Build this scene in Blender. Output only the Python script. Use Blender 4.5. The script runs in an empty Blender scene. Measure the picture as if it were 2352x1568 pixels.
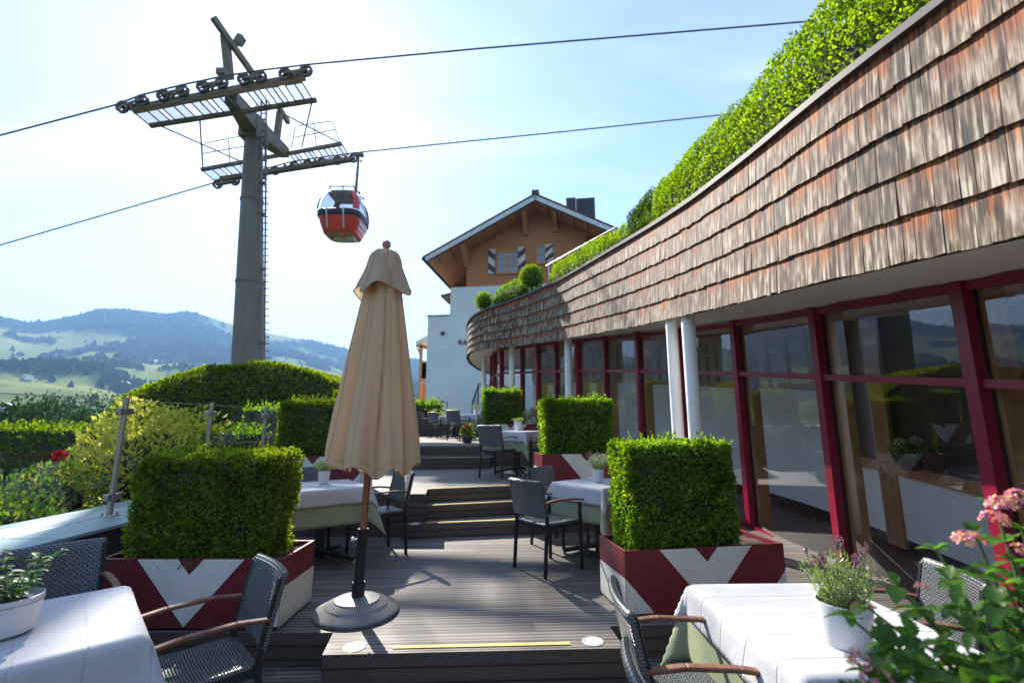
import bpy, math, random
import numpy as np
from mathutils import Vector, Matrix

R = math.radians
PI = math.pi
random.seed(7)
scene = bpy.context.scene
COL = scene.collection

# ------------------------------------------------------------------ measured camera (metres, lower terrace deck = z 0)
FPX, PITCH, EYE = 1057.0, R(10.2), 1.22
CP, SP = math.cos(PITCH), math.sin(PITCH)
def ray(x, y):
    a = (x - 1176) / FPX; b = (784 - y) / FPX
    return a, CP - b * SP, SP + b * CP
def at_z(x, y, z):
    r = ray(x, y); t = (z - EYE) / r[2]
    return Vector((r[0] * t, r[1] * t, z))
def at_y(x, y, Y):
    r = ray(x, y); t = Y / r[1]
    return Vector((r[0] * t, Y, EYE + r[2] * t))
def at_plane(x, y, p0, n):
    r = Vector(ray(x, y)); o = Vector((0, 0, EYE))
    t = (Vector(p0) - o).dot(n) / r.dot(n)
    return o + r * t
def proj(X, Y, Z):
    Z = Z - EYE
    d = Y * CP + Z * SP; u = -Y * SP + Z * CP
    return 1176 + FPX * X / d, 784 - FPX * u / d
def interp(x, pts):
    return float(np.interp(x, [p[0] for p in pts], [p[1] for p in pts]))

# ------------------------------------------------------------------ mesh builder
class MB:
    def __init__(s):
        s.v = []; s.f = []; s.mi = []; s.uv = []; s.hasuv = False
    def add(s, vs, fs, mi=0, uvs=None):
        o = len(s.v); s.v += [tuple(v) for v in vs]
        for k, f in enumerate(fs):
            s.f.append(tuple(i + o for i in f)); s.mi.append(mi)
            if uvs: s.hasuv = True; s.uv += list(uvs[k])
            else: s.uv += [(0, 0)] * len(f)
    def box(s, c, size, M=None, mi=0):
        x, y, z = [q / 2 for q in size]
        vs = [Vector((i, j, k)) for i in (-x, x) for j in (-y, y) for k in (-z, z)]
        if M is not None: vs = [M @ v for v in vs]
        c = Vector(c); vs = [v + c for v in vs]
        s.add(vs, [(0, 1, 3, 2), (4, 6, 7, 5), (0, 4, 5, 1), (2, 3, 7, 6), (0, 2, 6, 4), (1, 5, 7, 3)], mi)
    def span(s, a, b, mi=0):
        s.box([(a[i] + b[i]) / 2 for i in range(3)], [abs(b[i] - a[i]) for i in range(3)], None, mi)
    def bar(s, p, q, w, h, up=(0, 0, 1), mi=0):
        p = Vector(p); q = Vector(q); d = (q - p); L = d.length; d.normalize()
        up = Vector(up)
        if abs(d.dot(up)) > .99: up = Vector((0, 1, 0))
        sd = d.cross(up).normalized(); u = sd.cross(d)
        vs = []
        for e in (p, q):
            for i, j in ((-1, -1), (1, -1), (1, 1), (-1, 1)):
                vs.append(e + sd * (i * w / 2) + u * (j * h / 2))
        s.add(vs, [(3, 2, 1, 0), (4, 5, 6, 7), (0, 1, 5, 4), (1, 2, 6, 5), (2, 3, 7, 6), (3, 0, 4, 7)], mi)
    def tube(s, pts, r, n=8, mi=0, cap=True):
        pts = [Vector(p) for p in pts]
        rs = r if isinstance(r, (list, tuple)) else [r] * len(pts)
        vs = []; fs = []
        ref = Vector((0, 0, 1))
        for i, p in enumerate(pts):
            d = (pts[min(i + 1, len(pts) - 1)] - pts[max(i - 1, 0)]).normalized()
            rf = ref if abs(d.dot(ref)) < .95 else Vector((1, 0, 0))
            a = d.cross(rf).normalized(); b = d.cross(a)
            for k in range(n):
                t = 2 * PI * k / n
                vs.append(p + a * (rs[i] * math.cos(t)) + b * (rs[i] * math.sin(t)))
        for i in range(len(pts) - 1):
            for k in range(n):
                k2 = (k + 1) % n
                fs.append((i * n + k, i * n + k2, (i + 1) * n + k2, (i + 1) * n + k))
        if cap:
            fs.append(tuple(range(n))[::-1]); fs.append(tuple((len(pts) - 1) * n + k for k in range(n)))
        s.add(vs, fs, mi)
    def lathe(s, prof, c=(0, 0, 0), n=28, M=None, mi=0):
        vs = []; fs = []
        c = Vector(c)
        for r, z in prof:
            for k in range(n):
                t = 2 * PI * k / n
                v = Vector((r * math.cos(t), r * math.sin(t), z))
                if M is not None: v = M @ v
                vs.append(v + c)
        for i in range(len(prof) - 1):
            for k in range(n):
                k2 = (k + 1) % n
                fs.append((i * n + k, i * n + k2, (i + 1) * n + k2, (i + 1) * n + k))
        s.add(vs, fs, mi)
    def prism(s, poly, z0, z1, mi=0):
        n = len(poly)
        zf = z0 if callable(z0) else (lambda p: z0)
        zg = z1 if callable(z1) else (lambda p: z1)
        vs = [(p[0], p[1], zf(p)) for p in poly] + [(p[0], p[1], zg(p)) for p in poly]
        fs = [tuple(range(n))[::-1], tuple(range(n, 2 * n))]
        fs += [(i, (i + 1) % n, (i + 1) % n + n, i + n) for i in range(n)]
        s.add(vs, fs, mi)
    def slab(s, pts, nrm, th, mi=0):
        n = len(pts); nrm = Vector(nrm).normalized()
        vs = [Vector(p) for p in pts] + [Vector(p) - nrm * th for p in pts]
        fs = [tuple(range(n)), tuple(range(n, 2 * n))[::-1]]
        fs += [(i, i + n, (i + 1) % n + n, (i + 1) % n) for i in range(n)]
        s.add(vs, fs, mi)
    def build(s, name, mat, parent=None, smooth=False, bevel=0, loc=None):
        me = bpy.data.meshes.new(name)
        me.from_pydata(s.v, [], s.f)
        for m in (mat if isinstance(mat, (list, tuple)) else [mat]): me.materials.append(m)
        if any(s.mi): me.polygons.foreach_set('material_index', s.mi)
        if s.hasuv:
            u = me.uv_layers.new(name='UVMap')
            u.data.foreach_set('uv', np.array(s.uv, dtype=np.float32).ravel())
        import bmesh
        bm = bmesh.new(); bm.from_mesh(me); bmesh.ops.recalc_face_normals(bm, faces=bm.faces); bm.to_mesh(me); bm.free()
        if smooth: me.polygons.foreach_set('use_smooth', [True] * len(me.polygons))
        me.update()
        o = bpy.data.objects.new(name, me); COL.objects.link(o)
        if parent is not None: o.parent = parent
        if loc is not None: o.location = loc
        if bevel:
            b = o.modifiers.new('bevel', 'BEVEL'); b.width = bevel; b.segments = 2; b.limit_method = 'ANGLE'
        if smooth:
            e = o.modifiers.new('edge', 'EDGE_SPLIT'); e.split_angle = R(40)
        return o

def tag(o, label=None, cat=None, group=None, kind=None):
    if label: o['label'] = label
    if cat: o['category'] = cat
    if group: o['group'] = group
    if kind: o['kind'] = kind
    return o
def empty(name, loc, rz=0, label=None, cat=None, group=None):
    o = bpy.data.objects.new(name, None); COL.objects.link(o)
    o.empty_display_size = .1
    o.location = loc; o.rotation_euler = (0, 0, rz)
    return tag(o, label, cat, group)
def copy_tree(o, parent=None):
    c = o.copy(); COL.objects.link(c)
    if parent is not None: c.parent = parent
    for ch in list(o.children): copy_tree(ch, c)
    return c

# ------------------------------------------------------------------ materials
def newmat(name):
    m = bpy.data.materials.new(name); m.use_nodes = True
    nt = m.node_tree; nt.nodes.clear()
    out = nt.nodes.new('ShaderNodeOutputMaterial')
    return m, nt, out
def N(nt, t, **kw):
    n = nt.nodes.new(t)
    for k, v in kw.items():
        if k in n.inputs: n.inputs[k].default_value = v
        else: setattr(n, k, v)
    return n
def L(nt, a, b): nt.links.new(a, b)
def ramp(nt, fac, stops):
    r = nt.nodes.new('ShaderNodeValToRGB'); e = r.color_ramp.elements
    while len(e) < len(stops): e.new(.5)
    for i, (p, c) in enumerate(stops):
        e[i].position = p; e[i].color = (c[0], c[1], c[2], 1)
    L(nt, fac, r.inputs[0]); return r
def mathn(nt, op, a, b=None, c=None):
    n = nt.nodes.new('ShaderNodeMath'); n.operation = op
    for i, q in enumerate((a, b, c)):
        if q is None: continue
        if isinstance(q, (int, float)): n.inputs[i].default_value = q
        else: L(nt, q, n.inputs[i])
    return n.outputs[0]
def coords(nt, scale=(1, 1, 1), rot=(0, 0, 0), kind='Object'):
    t = N(nt, 'ShaderNodeTexCoord'); m = N(nt, 'ShaderNodeMapping')
    m.inputs['Scale'].default_value = scale; m.inputs['Rotation'].default_value = rot
    L(nt, t.outputs[kind], m.inputs[0]); return m.outputs[0]
def mat(name, col, rough=.5, metal=0, var=.12, nscale=6, bump=0, bscale=60, spec=.5, stretch=(1, 1, 1), coat=0, sheen=0):
    m, nt, out = newmat(name)
    p = N(nt, 'ShaderNodeBsdfPrincipled', Roughness=rough, Metallic=metal)
    p.inputs['Specular IOR Level'].default_value = spec
    if coat: p.inputs['Coat Weight'].default_value = coat
    if sheen: p.inputs['Sheen Weight'].default_value = sheen
    c = coords(nt, stretch)
    n = N(nt, 'ShaderNodeTexNoise', Scale=nscale, Detail=5.0); L(nt, c, n.inputs['Vector'])
    lo = [q * (1 - var) for q in col]; hi = [min(1, q * (1 + var)) for q in col]
    r = ramp(nt, n.outputs[0], [(.3, lo), (.7, hi)]); L(nt, r.outputs[0], p.inputs['Base Color'])
    if bump:
        n2 = N(nt, 'ShaderNodeTexNoise', Scale=bscale, Detail=4.0); L(nt, c, n2.inputs['Vector'])
        b = N(nt, 'ShaderNodeBump', Strength=bump, Distance=.01); L(nt, n2.outputs[0], b.inputs['Height']); L(nt, b.outputs[0], p.inputs['Normal'])
    L(nt, p.outputs[0], out.inputs[0]); return m
def leafmat(name, cols, trans, rough=.4, tmix=.45, gloss=.06, vscale=5.0):
    m, nt, out = newmat(name)
    g = N(nt, 'ShaderNodeNewGeometry')
    st = [(i / max(1, len(cols) - 1), c) for i, c in enumerate(cols)]
    r = ramp(nt, g.outputs['Random Per Island'], st)
    vn = N(nt, 'ShaderNodeTexNoise', Scale=vscale, Detail=4.0); L(nt, coords(nt), vn.inputs['Vector'])
    vr = ramp(nt, vn.outputs[0], [(.30, (.66, .56, .46)), (.40, (.72, .76, .7)), (.52, (1, 1, 1)), (.68, (1.0, .95, .75))])
    vm = N(nt, 'ShaderNodeMix', data_type='RGBA', blend_type='MULTIPLY'); vm.inputs[0].default_value = 1; L(nt, r.outputs[0], vm.inputs[6]); L(nt, vr.outputs[0], vm.inputs[7])
    class _R: outputs = [vm.outputs[2]]
    r = _R
    d = N(nt, 'ShaderNodeBsdfDiffuse'); L(nt, r.outputs[0], d.inputs[0])
    t = N(nt, 'ShaderNodeBsdfTranslucent')
    mx = N(nt, 'ShaderNodeMix', data_type='RGBA', blend_type='MULTIPLY'); mx.inputs[0].default_value = 1
    L(nt, r.outputs[0], mx.inputs[6]); mx.inputs[7].default_value = (*trans, 1)
    L(nt, mx.outputs[2], t.inputs[0])
    s = N(nt, 'ShaderNodeMixShader'); s.inputs[0].default_value = tmix
    L(nt, d.outputs[0], s.inputs[1]); L(nt, t.outputs[0], s.inputs[2])
    gl = N(nt, 'ShaderNodeBsdfGlossy', Roughness=rough)
    s2 = N(nt, 'ShaderNodeMixShader'); s2.inputs[0].default_value = gloss
    L(nt, s.outputs[0], s2.inputs[1]); L(nt, gl.outputs[0], s2.inputs[2])
    L(nt, s2.outputs[0], out.inputs[0]); return m
def paintmat(name, col):
    m, nt, out = newmat(name)
    c = coords(nt); p = N(nt, 'ShaderNodeBsdfPrincipled', Roughness=.42); sx = N(nt, 'ShaderNodeSeparateXYZ'); L(nt, c, sx.inputs[0])
    n = N(nt, 'ShaderNodeTexNoise', Scale=3.0, Detail=8.0, Roughness=.7); L(nt, c, n.inputs['Vector'])
    st = N(nt, 'ShaderNodeTexNoise', Scale=1.0, Detail=6.0, Roughness=.7); L(nt, coords(nt, (26, 26, 1.6)), st.inputs['Vector'])
    base = ramp(nt, n.outputs[0], [(.3, [q * .86 for q in col]), (.7, [min(1, q * 1.08) for q in col])])
    # splashes of soil near the foot and faint runs below the rim
    foot = mathn(nt, 'MULTIPLY', mathn(nt, 'SUBTRACT', 1, mathn(nt, 'MINIMUM', mathn(nt, 'MULTIPLY', sx.outputs[2], 9), 1)), .75)
    d = ramp(nt, mathn(nt, 'ADD', mathn(nt, 'MULTIPLY', st.outputs[0], .7), mathn(nt, 'MULTIPLY', foot, .42)), [(.50, (0, 0, 0)), (.86, (.6, .6, .6))])
    mx = N(nt, 'ShaderNodeMix', data_type='RGBA'); L(nt, d.outputs[0], mx.inputs[0]); L(nt, base.outputs[0], mx.inputs[6]); mx.inputs[7].default_value = (.16, .12, .09, 1)
    L(nt, mx.outputs[2], p.inputs['Base Color'])
    rr = ramp(nt, n.outputs[0], [(.3, (.36, .36, .36)), (.7, (.6, .6, .6))]); L(nt, rr.outputs[0], p.inputs['Roughness'])
    b = N(nt, 'ShaderNodeBump', Strength=.12, Distance=.004); L(nt, n.outputs[0], b.inputs['Height']); L(nt, b.outputs[0], p.inputs['Normal'])
    L(nt, p.outputs[0], out.inputs[0]); return m
def clothmat(name, col, tmix=.25, bump=.15, creases=False, wst=(1, 1, 1)):
    m, nt, out = newmat(name)
    c = coords(nt)
    n = N(nt, 'ShaderNodeTexNoise', Scale=5.0, Detail=6.0); L(nt, c, n.inputs['Vector'])
    r = ramp(nt, n.outputs[0], [(.3, [q * .93 for q in col]), (.7, col)])
    n2 = N(nt, 'ShaderNodeTexNoise', Scale=7.0, Detail=5.0, Distortion=.6); L(nt, coords(nt, wst), n2.inputs['Vector'])
    h = n2.outputs[0]
    if creases:   # ironed fold lines
        sx = N(nt, 'ShaderNodeSeparateXYZ'); L(nt, c, sx.inputs[0])
        a = mathn(nt, 'ABSOLUTE', mathn(nt, 'SUBTRACT', mathn(nt, 'FRACT', mathn(nt, 'ADD', mathn(nt, 'MULTIPLY', sx.outputs[1], 5.6), .2)), .5))
        a = mathn(nt, 'MINIMUM', mathn(nt, 'MULTIPLY', a, 22), 1)
        b2 = mathn(nt, 'ABSOLUTE', mathn(nt, 'SUBTRACT', mathn(nt, 'FRACT', mathn(nt, 'ADD', mathn(nt, 'MULTIPLY', sx.outputs[0], 2.7), .3)), .5))
        b2 = mathn(nt, 'MINIMUM', mathn(nt, 'MULTIPLY', b2, 40), 1)
        h = mathn(nt, 'ADD', mathn(nt, 'MULTIPLY', h, .8), mathn(nt, 'ADD', mathn(nt, 'MULTIPLY', a, .34), mathn(nt, 'MULTIPLY', b2, .05)))
    b = N(nt, 'ShaderNodeBump', Strength=bump, Distance=.02); L(nt, h, b.inputs['Height'])
    d = N(nt, 'ShaderNodeBsdfDiffuse'); t = N(nt, 'ShaderNodeBsdfTranslucent')
    for q in (d, t): L(nt, r.outputs[0], q.inputs[0]); L(nt, b.outputs[0], q.inputs['Normal'])
    s = N(nt, 'ShaderNodeMixShader'); s.inputs[0].default_value = tmix
    L(nt, d.outputs[0], s.inputs[1]); L(nt, t.outputs[0], s.inputs[2]); L(nt, s.outputs[0], out.inputs[0]); return m
def glassmat(name, tint=(.93, .96, .95), refl=1.0, rough=0.0, base=0.0):
    m, nt, out = newmat(name)
    lw = N(nt, 'ShaderNodeLayerWeight', Blend=.5)
    f5 = mathn(nt, 'ADD', mathn(nt, 'MULTIPLY', mathn(nt, 'POWER', lw.outputs['Facing'], 5.0), .92), .045)
    t = N(nt, 'ShaderNodeBsdfTransparent'); t.inputs[0].default_value = (*tint, 1)
    g = N(nt, 'ShaderNodeBsdfGlossy', Roughness=rough)
    n = N(nt, 'ShaderNodeTexNoise', Scale=.8, Detail=1.0); L(nt, coords(nt), n.inputs['Vector'])
    b = N(nt, 'ShaderNodeBump', Strength=.02, Distance=.05); L(nt, n.outputs[0], b.inputs['Height']); L(nt, b.outputs[0], g.inputs['Normal'])
    fac = mathn(nt, 'MINIMUM', mathn(nt, 'ADD', mathn(nt, 'MULTIPLY', f5, refl), base), 1)
    s = N(nt, 'ShaderNodeMixShader'); L(nt, fac, s.inputs[0])
    L(nt, t.outputs[0], s.inputs[1]); L(nt, g.outputs[0], s.inputs[2]); L(nt, s.outputs[0], out.inputs[0]); return m
def deckmat(name, rot, riser=False):
    m, nt, out = newmat(name)
    c = coords(nt, (1, 1, 1), (0, 0, rot))
    sx = N(nt, 'ShaderNodeSeparateXYZ'); L(nt, c, sx.inputs[0])
    v = sx.outputs[2] if riser else sx.outputs[1]
    bw = .0755 if riser else .126
    q = mathn(nt, 'DIVIDE', v, bw)
    fr = mathn(nt, 'FRACT', q); fl = mathn(nt, 'FLOOR', q)
    seg = mathn(nt, 'FLOOR', mathn(nt, 'ADD', mathn(nt, 'MULTIPLY', sx.outputs[0], .42), mathn(nt, 'MULTIPLY', fl, .37)))
    cb = N(nt, 'ShaderNodeCombineXYZ'); L(nt, fl, cb.inputs[0]); L(nt, seg, cb.inputs[1])
    wn = N(nt, 'ShaderNodeTexWhiteNoise', noise_dimensions='2D'); L(nt, cb.outputs[0], wn.inputs['Vector'])
    n = N(nt, 'ShaderNodeTexNoise', Scale=3.0, Detail=8.0, Roughness=.65)
    mp = N(nt, 'ShaderNodeMapping'); mp.inputs['Scale'].default_value = (1.2, 14, 14); L(nt, c, mp.inputs[0]); L(nt, mp.outputs[0], n.inputs['Vector'])
    st = N(nt, 'ShaderNodeTexNoise', Scale=1.7, Detail=4.0); L(nt, c, st.inputs['Vector'])
    k = mathn(nt, 'ADD', mathn(nt, 'MULTIPLY', wn.outputs[0], .38), mathn(nt, 'ADD', mathn(nt, 'MULTIPLY', n.outputs[0], .5), mathn(nt, 'MULTIPLY', st.outputs[0], .3)))
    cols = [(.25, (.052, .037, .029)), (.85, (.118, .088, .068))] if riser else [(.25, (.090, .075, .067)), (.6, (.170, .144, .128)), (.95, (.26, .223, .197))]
    r = ramp(nt, k, cols)
    gap = mathn(nt, 'LESS_THAN', fr, .09 if riser else .055)
    ribs = mathn(nt, 'SINE', mathn(nt, 'MULTIPLY', fr, 2 * PI * (1 if riser else 3)))
    groove = mathn(nt, 'MULTIPLY', mathn(nt, 'LESS_THAN', ribs, -.60 if not riser else -2), .78)
    dk = N(nt, 'ShaderNodeMix', data_type='RGBA'); L(nt, mathn(nt, 'MAXIMUM', gap, groove), dk.inputs[0]); L(nt, r.outputs[0], dk.inputs[6]); dk.inputs[7].default_value = (.012, .01, .009, 1)
    p = N(nt, 'ShaderNodeBsdfPrincipled', Roughness=.62); L(nt, dk.outputs[2], p.inputs['Base Color'])
    rr = ramp(nt, n.outputs[0], [(.3, (.5, .5, .5)), (.7, (.75, .75, .75))]); L(nt, rr.outputs[0], p.inputs['Roughness'])
    hgt = mathn(nt, 'SUBTRACT', mathn(nt, 'ADD', mathn(nt, 'MULTIPLY', ribs, .22), mathn(nt, 'MULTIPLY', n.outputs[0], .35)), mathn(nt, 'MULTIPLY', gap, 1.5))
    b = N(nt, 'ShaderNodeBump', Strength=.8, Distance=.004); L(nt, hgt, b.inputs['Height']); L(nt, b.outputs[0], p.inputs['Normal'])
    L(nt, p.outputs[0], out.inputs[0]); return m
def weavemat(name, back):
    m, nt, out = newmat(name)
    c = coords(nt, (1, 1, 1), (R(-90), 0, 0) if back else (0, 0, 0))
    br = N(nt, 'ShaderNodeTexBrick', Scale=1.0, offset=.5)
    br.inputs['Brick Width'].default_value = .024; br.inputs['Row Height'].default_value = .0115
    br.inputs['Mortar Size'].default_value = .0022; br.inputs['Mortar Smooth'].default_value = 1.0
    L(nt, c, br.inputs['Vector'])
    h = mathn(nt, 'SUBTRACT', 1, br.outputs['Fac'])
    r = ramp(nt, h, [(.1, (.006, .007, .008)), (.45, (.04, .044, .05)), (.9, (.13, .14, .15))])
    p = N(nt, 'ShaderNodeBsdfPrincipled', Roughness=.27); L(nt, r.outputs[0], p.inputs['Base Color'])
    p.inputs['Specular IOR Level'].default_value = .8
    b = N(nt, 'ShaderNodeBump', Strength=1.0, Distance=.006); L(nt, h, b.inputs['Height']); L(nt, b.outputs[0], p.inputs['Normal'])
    L(nt, p.outputs[0], out.inputs[0]); return m
def shinglemat():
    m, nt, out = newmat('weathered_shingle')
    uv = N(nt, 'ShaderNodeUVMap'); sx = N(nt, 'ShaderNodeSeparateXYZ'); L(nt, uv.outputs[0], sx.inputs[0])
    g = N(nt, 'ShaderNodeNewGeometry'); rnd = g.outputs['Random Per Island']
    cb = N(nt, 'ShaderNodeCombineXYZ')
    L(nt, mathn(nt, 'ADD', mathn(nt, 'MULTIPLY', sx.outputs[0], 48), mathn(nt, 'MULTIPLY', rnd, 300)), cb.inputs[0])
    L(nt, mathn(nt, 'MULTIPLY', sx.outputs[1], .4), cb.inputs[1]); L(nt, mathn(nt, 'MULTIPLY', rnd, 90), cb.inputs[2])
    st = N(nt, 'ShaderNodeTexNoise', Scale=1.0, Detail=6.0, Roughness=.7); L(nt, cb.outputs[0], st.inputs['Vector'])
    cb2 = N(nt, 'ShaderNodeCombineXYZ'); L(nt, mathn(nt, 'MULTIPLY', sx.outputs[0], 17), cb2.inputs[0]); L(nt, sx.outputs[1], cb2.inputs[1]); L(nt, mathn(nt, 'MULTIPLY', rnd, 60), cb2.inputs[2])
    n2 = N(nt, 'ShaderNodeTexNoise', Scale=1.6, Detail=4.0); L(nt, cb2.outputs[0], n2.inputs['Vector'])
    grey = ramp(nt, mathn(nt, 'ADD', mathn(nt, 'MULTIPLY', st.outputs[0], .56), mathn(nt, 'MULTIPLY', n2.outputs[0], .48)),
                [(.42, (.020, .011, .006)), (.49, (.115, .070, .040)), (.54, (.27, .198, .138)), (.60, (.56, .485, .395))])
    org = ramp(nt, st.outputs[0], [(.38, (.035, .010, .005)), (.48, (.23, .050, .010)), (.61, (.54, .19, .045))])
    # each board keeps its fresh red-brown colour where the row above sheltered it
    f = mathn(nt, 'ADD', sx.outputs[1], mathn(nt, 'ADD', mathn(nt, 'MULTIPLY', mathn(nt, 'SUBTRACT', n2.outputs[0], .5), 1.1), mathn(nt, 'MULTIPLY', mathn(nt, 'SUBTRACT', rnd, .55), .35)))
    fr = ramp(nt, f, [(.42, (0, 0, 0)), (.70, (1, 1, 1))])
    mx = N(nt, 'ShaderNodeMix', data_type='RGBA'); L(nt, fr.outputs[0], mx.inputs[0]); L(nt, grey.outputs[0], mx.inputs[6]); L(nt, org.outputs[0], mx.inputs[7])
    tint = ramp(nt, rnd, [(0, (.62, .58, .54)), (.3, (1, .97, .93)), (.6, (.85, .80, .74)), (1, (1.0, .93, .85))])
    mm = N(nt, 'ShaderNodeMix', data_type='RGBA', blend_type='MULTIPLY'); mm.inputs[0].default_value = 1
    L(nt, mx.outputs[2], mm.inputs[6]); L(nt, tint.outputs[0], mm.inputs[7])
    p = N(nt, 'ShaderNodeBsdfPrincipled', Roughness=.75); L(nt, mm.outputs[2], p.inputs['Base Color'])
    b = N(nt, 'ShaderNodeBump', Strength=.6, Distance=.006); L(nt, st.outputs[0], b.inputs['Height']); L(nt, b.outputs[0], p.inputs['Normal'])
    L(nt, p.outputs[0], out.inputs[0]); return m
def woodmat(name, dark, light, axis_scale=(1, 1, 12), board=0, rough=.55):
    m, nt, out = newmat(name)
    c = coords(nt, axis_scale)
    n = N(nt, 'ShaderNodeTexNoise', Scale=2.5, Detail=6.0, Roughness=.6); L(nt, c, n.inputs['Vector'])
    r = ramp(nt, n.outputs[0], [(.3, dark), (.7, light)])
    p = N(nt, 'ShaderNodeBsdfPrincipled', Roughness=rough); col = r.outputs[0]
    if board:
        t = N(nt, 'ShaderNodeTexCoord'); sx = N(nt, 'ShaderNodeSeparateXYZ'); L(nt, t.outputs['Object'], sx.inputs[0])
        fr = mathn(nt, 'FRACT', mathn(nt, 'DIVIDE', sx.outputs[2], board))
        gp = mathn(nt, 'LESS_THAN', fr, .1)
        mx = N(nt, 'ShaderNodeMix', data_type='RGBA'); L(nt, gp, mx.inputs[0]); L(nt, col, mx.inputs[6]); mx.inputs[7].default_value = (*[q * .35 for q in dark], 1)
        col = mx.outputs[2]
        b = N(nt, 'ShaderNodeBump', Strength=.6, Distance=.02); L(nt, fr, b.inputs['Height']); L(nt, b.outputs[0], p.inputs['Normal'])
    L(nt, col, p.inputs['Base Color']); L(nt, p.outputs[0], out.inputs[0]); return m

M = {}
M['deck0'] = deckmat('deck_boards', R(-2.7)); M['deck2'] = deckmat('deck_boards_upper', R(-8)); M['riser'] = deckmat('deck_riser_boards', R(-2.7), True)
M['yellow'] = mat('yellow_tape', (.62, .46, .12), .6, var=.2, nscale=20)
M['red'] = paintmat('oxblood_paint', (.165, .016, .022))
M['cream'] = paintmat('cream_paint', (.74, .70, .62))
M['soil'] = mat('bark_mulch', (.075, .045, .032), .95, var=.7, nscale=60, bump=1, bscale=90)
M['frame_red'] = mat('burgundy_frame', (.25, .008, .030), .35, var=.06, nscale=4)
M['gasket'] = mat('black_gasket', (.012, .012, .013), .5)
M['white_paint'] = mat('white_render', (.93, .905, .87), .75, var=.02, nscale=2, bump=.08, bscale=120)
M['house_white'] = mat('cool_white_render', (.86, .87, .865), .85, var=.06, nscale=.6, bump=.1, bscale=60)
M['coping'] = mat('dark_zinc_coping', (.115, .10, .105), .6, .1, var=.15, nscale=2)
M['shingle'] = shinglemat()
M['glass'] = glassmat('window_glass', (.95, .95, .92), 2.2, base=.02)
M['rail_glass'] = glassmat('railing_glass', (.88, .94, .92), 1.0)
M['cab_glass'] = glassmat('cabin_glass', (.70, .72, .74), 1.2)
M['steel'] = mat('brushed_steel', (.42, .38, .35), .36, .85, var=.1, nscale=20, stretch=(1, 1, .2))
M['cap_metal'] = mat('grey_green_cap', (.24, .30, .31), .42, .15, var=.1, nscale=3)
M['dark_panel'] = mat('dark_wall_panel', (.012, .013, .015), .5)
M['black'] = mat('black_powder_coat', (.014, .015, .017), .38, var=.1)
M['weave_b'] = weavemat('wicker_back', True); M['weave_s'] = weavemat('wicker_seat', False)
M['teak'] = woodmat('oiled_teak', (.11, .042, .024), (.24, .10, .055), (1, 14, 14))
M['pole_wood'] = woodmat('parasol_pole_wood', (.24, .075, .035), (.40, .15, .075), (14, 14, 1))
M['finial'] = mat('finial_wood', (.42, .19, .14), .5)
M['canvas'] = clothmat('beige_canvas', (.76, .545, .34), .30, .55, False, (1.6, 1.6, .5))
M['canvas2'] = clothmat('beige_canvas_lining', (.66, .50, .34), .32, .30, False, (1.6, 1.6, .6))
M['white_cloth'] = clothmat('white_linen', (.58, .58, .60), .12, .5, True)
M['green_cloth'] = clothmat('sage_linen', (.38, .42, .27), .18, .25)
M['ceramic'] = mat('white_ceramic', (.62, .62, .64), .3, var=.03, coat=.2)
M['light_lens'] = mat('frosted_lens', (.70, .73, .68), .3)
M['pale_metal'] = mat('pale_metal_ring', (.75, .75, .72), .3, .6)
M['base_rubber'] = mat('parasol_base_resin', (.20, .195, .19), .5, var=.25, nscale=8, bump=.1)
M['hedge'] = leafmat('box_leaf', [(.095, .20, .02), (.15, .29, .024), (.22, .37, .028), (.11, .23, .02)], (2.1, 1.9, .4), tmix=.5, gloss=.025)
M['hedge_core'] = mat('hedge_core', (.034, .038, .016), .9, var=.5, nscale=15)
M['yew'] = leafmat('yew_leaf', [(.105, .185, .026), (.165, .265, .03), (.24, .35, .032), (.125, .215, .026), (.18, .15, .06)], (2.2, 2.0, .3), tmix=.45, gloss=.02)
M['ivy'] = leafmat('roof_hedge_leaf', [(.14, .25, .012), (.22, .35, .012), (.30, .42, .016), (.10, .19, .012), (.25, .36, .016)], (1.9, 1.9, .5), tmix=.5, gloss=.02)
M['ivy_dark'] = leafmat('dark_roof_leaf', [(.035, .075, .012), (.06, .12, .015), (.10, .16, .02)], (1.9, 2.0, .6), tmix=.45, gloss=.02)
M['feather'] = leafmat('feathery_leaf', [(.14, .24, .06), (.20, .32, .08)], (1.4, 1.5, .7), tmix=.4)
M['gold'] = leafmat('golden_leaf', [(.80, .68, .07), (.88, .74, .12), (.45, .50, .05), (.88, .76, .30), (.60, .58, .06)], (1.35, 1.3, .8), tmix=.6, gloss=.05)
M['garden'] = leafmat('garden_leaf', [(.10, .20, .04), (.17, .29, .05), (.26, .36, .08), (.30, .20, .08)], (1.8, 1.9, .7), tmix=.45, gloss=.05)
M['tree'] = leafmat('valley_tree_leaf', [(.022, .055, .016), (.035, .075, .02), (.055, .10, .022)], (1.6, 1.7, .6), tmix=.2, gloss=0, vscale=.4)
M['bark'] = mat('bark', (.09, .065, .05), .9, var=.3, nscale=20, bump=.6)
M['lav_leaf'] = leafmat('lavender_leaf', [(.27, .37, .15), (.36, .45, .20), (.20, .30, .10)], (1.4, 1.5, .8), tmix=.35)
M['lav_flower'] = leafmat('lavender_flower', [(.34, .16, .28), (.44, .24, .34), (.30, .20, .20)], (1.3, 1.2, 1.3), tmix=.3)
M['basil'] = leafmat('mint_leaf', [(.09, .20, .055), (.13, .26, .08), (.07, .16, .045)], (1.6, 1.8, .7), tmix=.4, gloss=.06)
M['lantana'] = leafmat('lantana_leaf', [(.045, .115, .026), (.07, .155, .032), (.10, .20, .04), (.055, .12, .04)], (2.2, 2.6, .6), tmix=.45, gloss=.015, vscale=60.0)
M['stem'] = mat('green_stem', (.12, .18, .05), .6)
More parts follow.
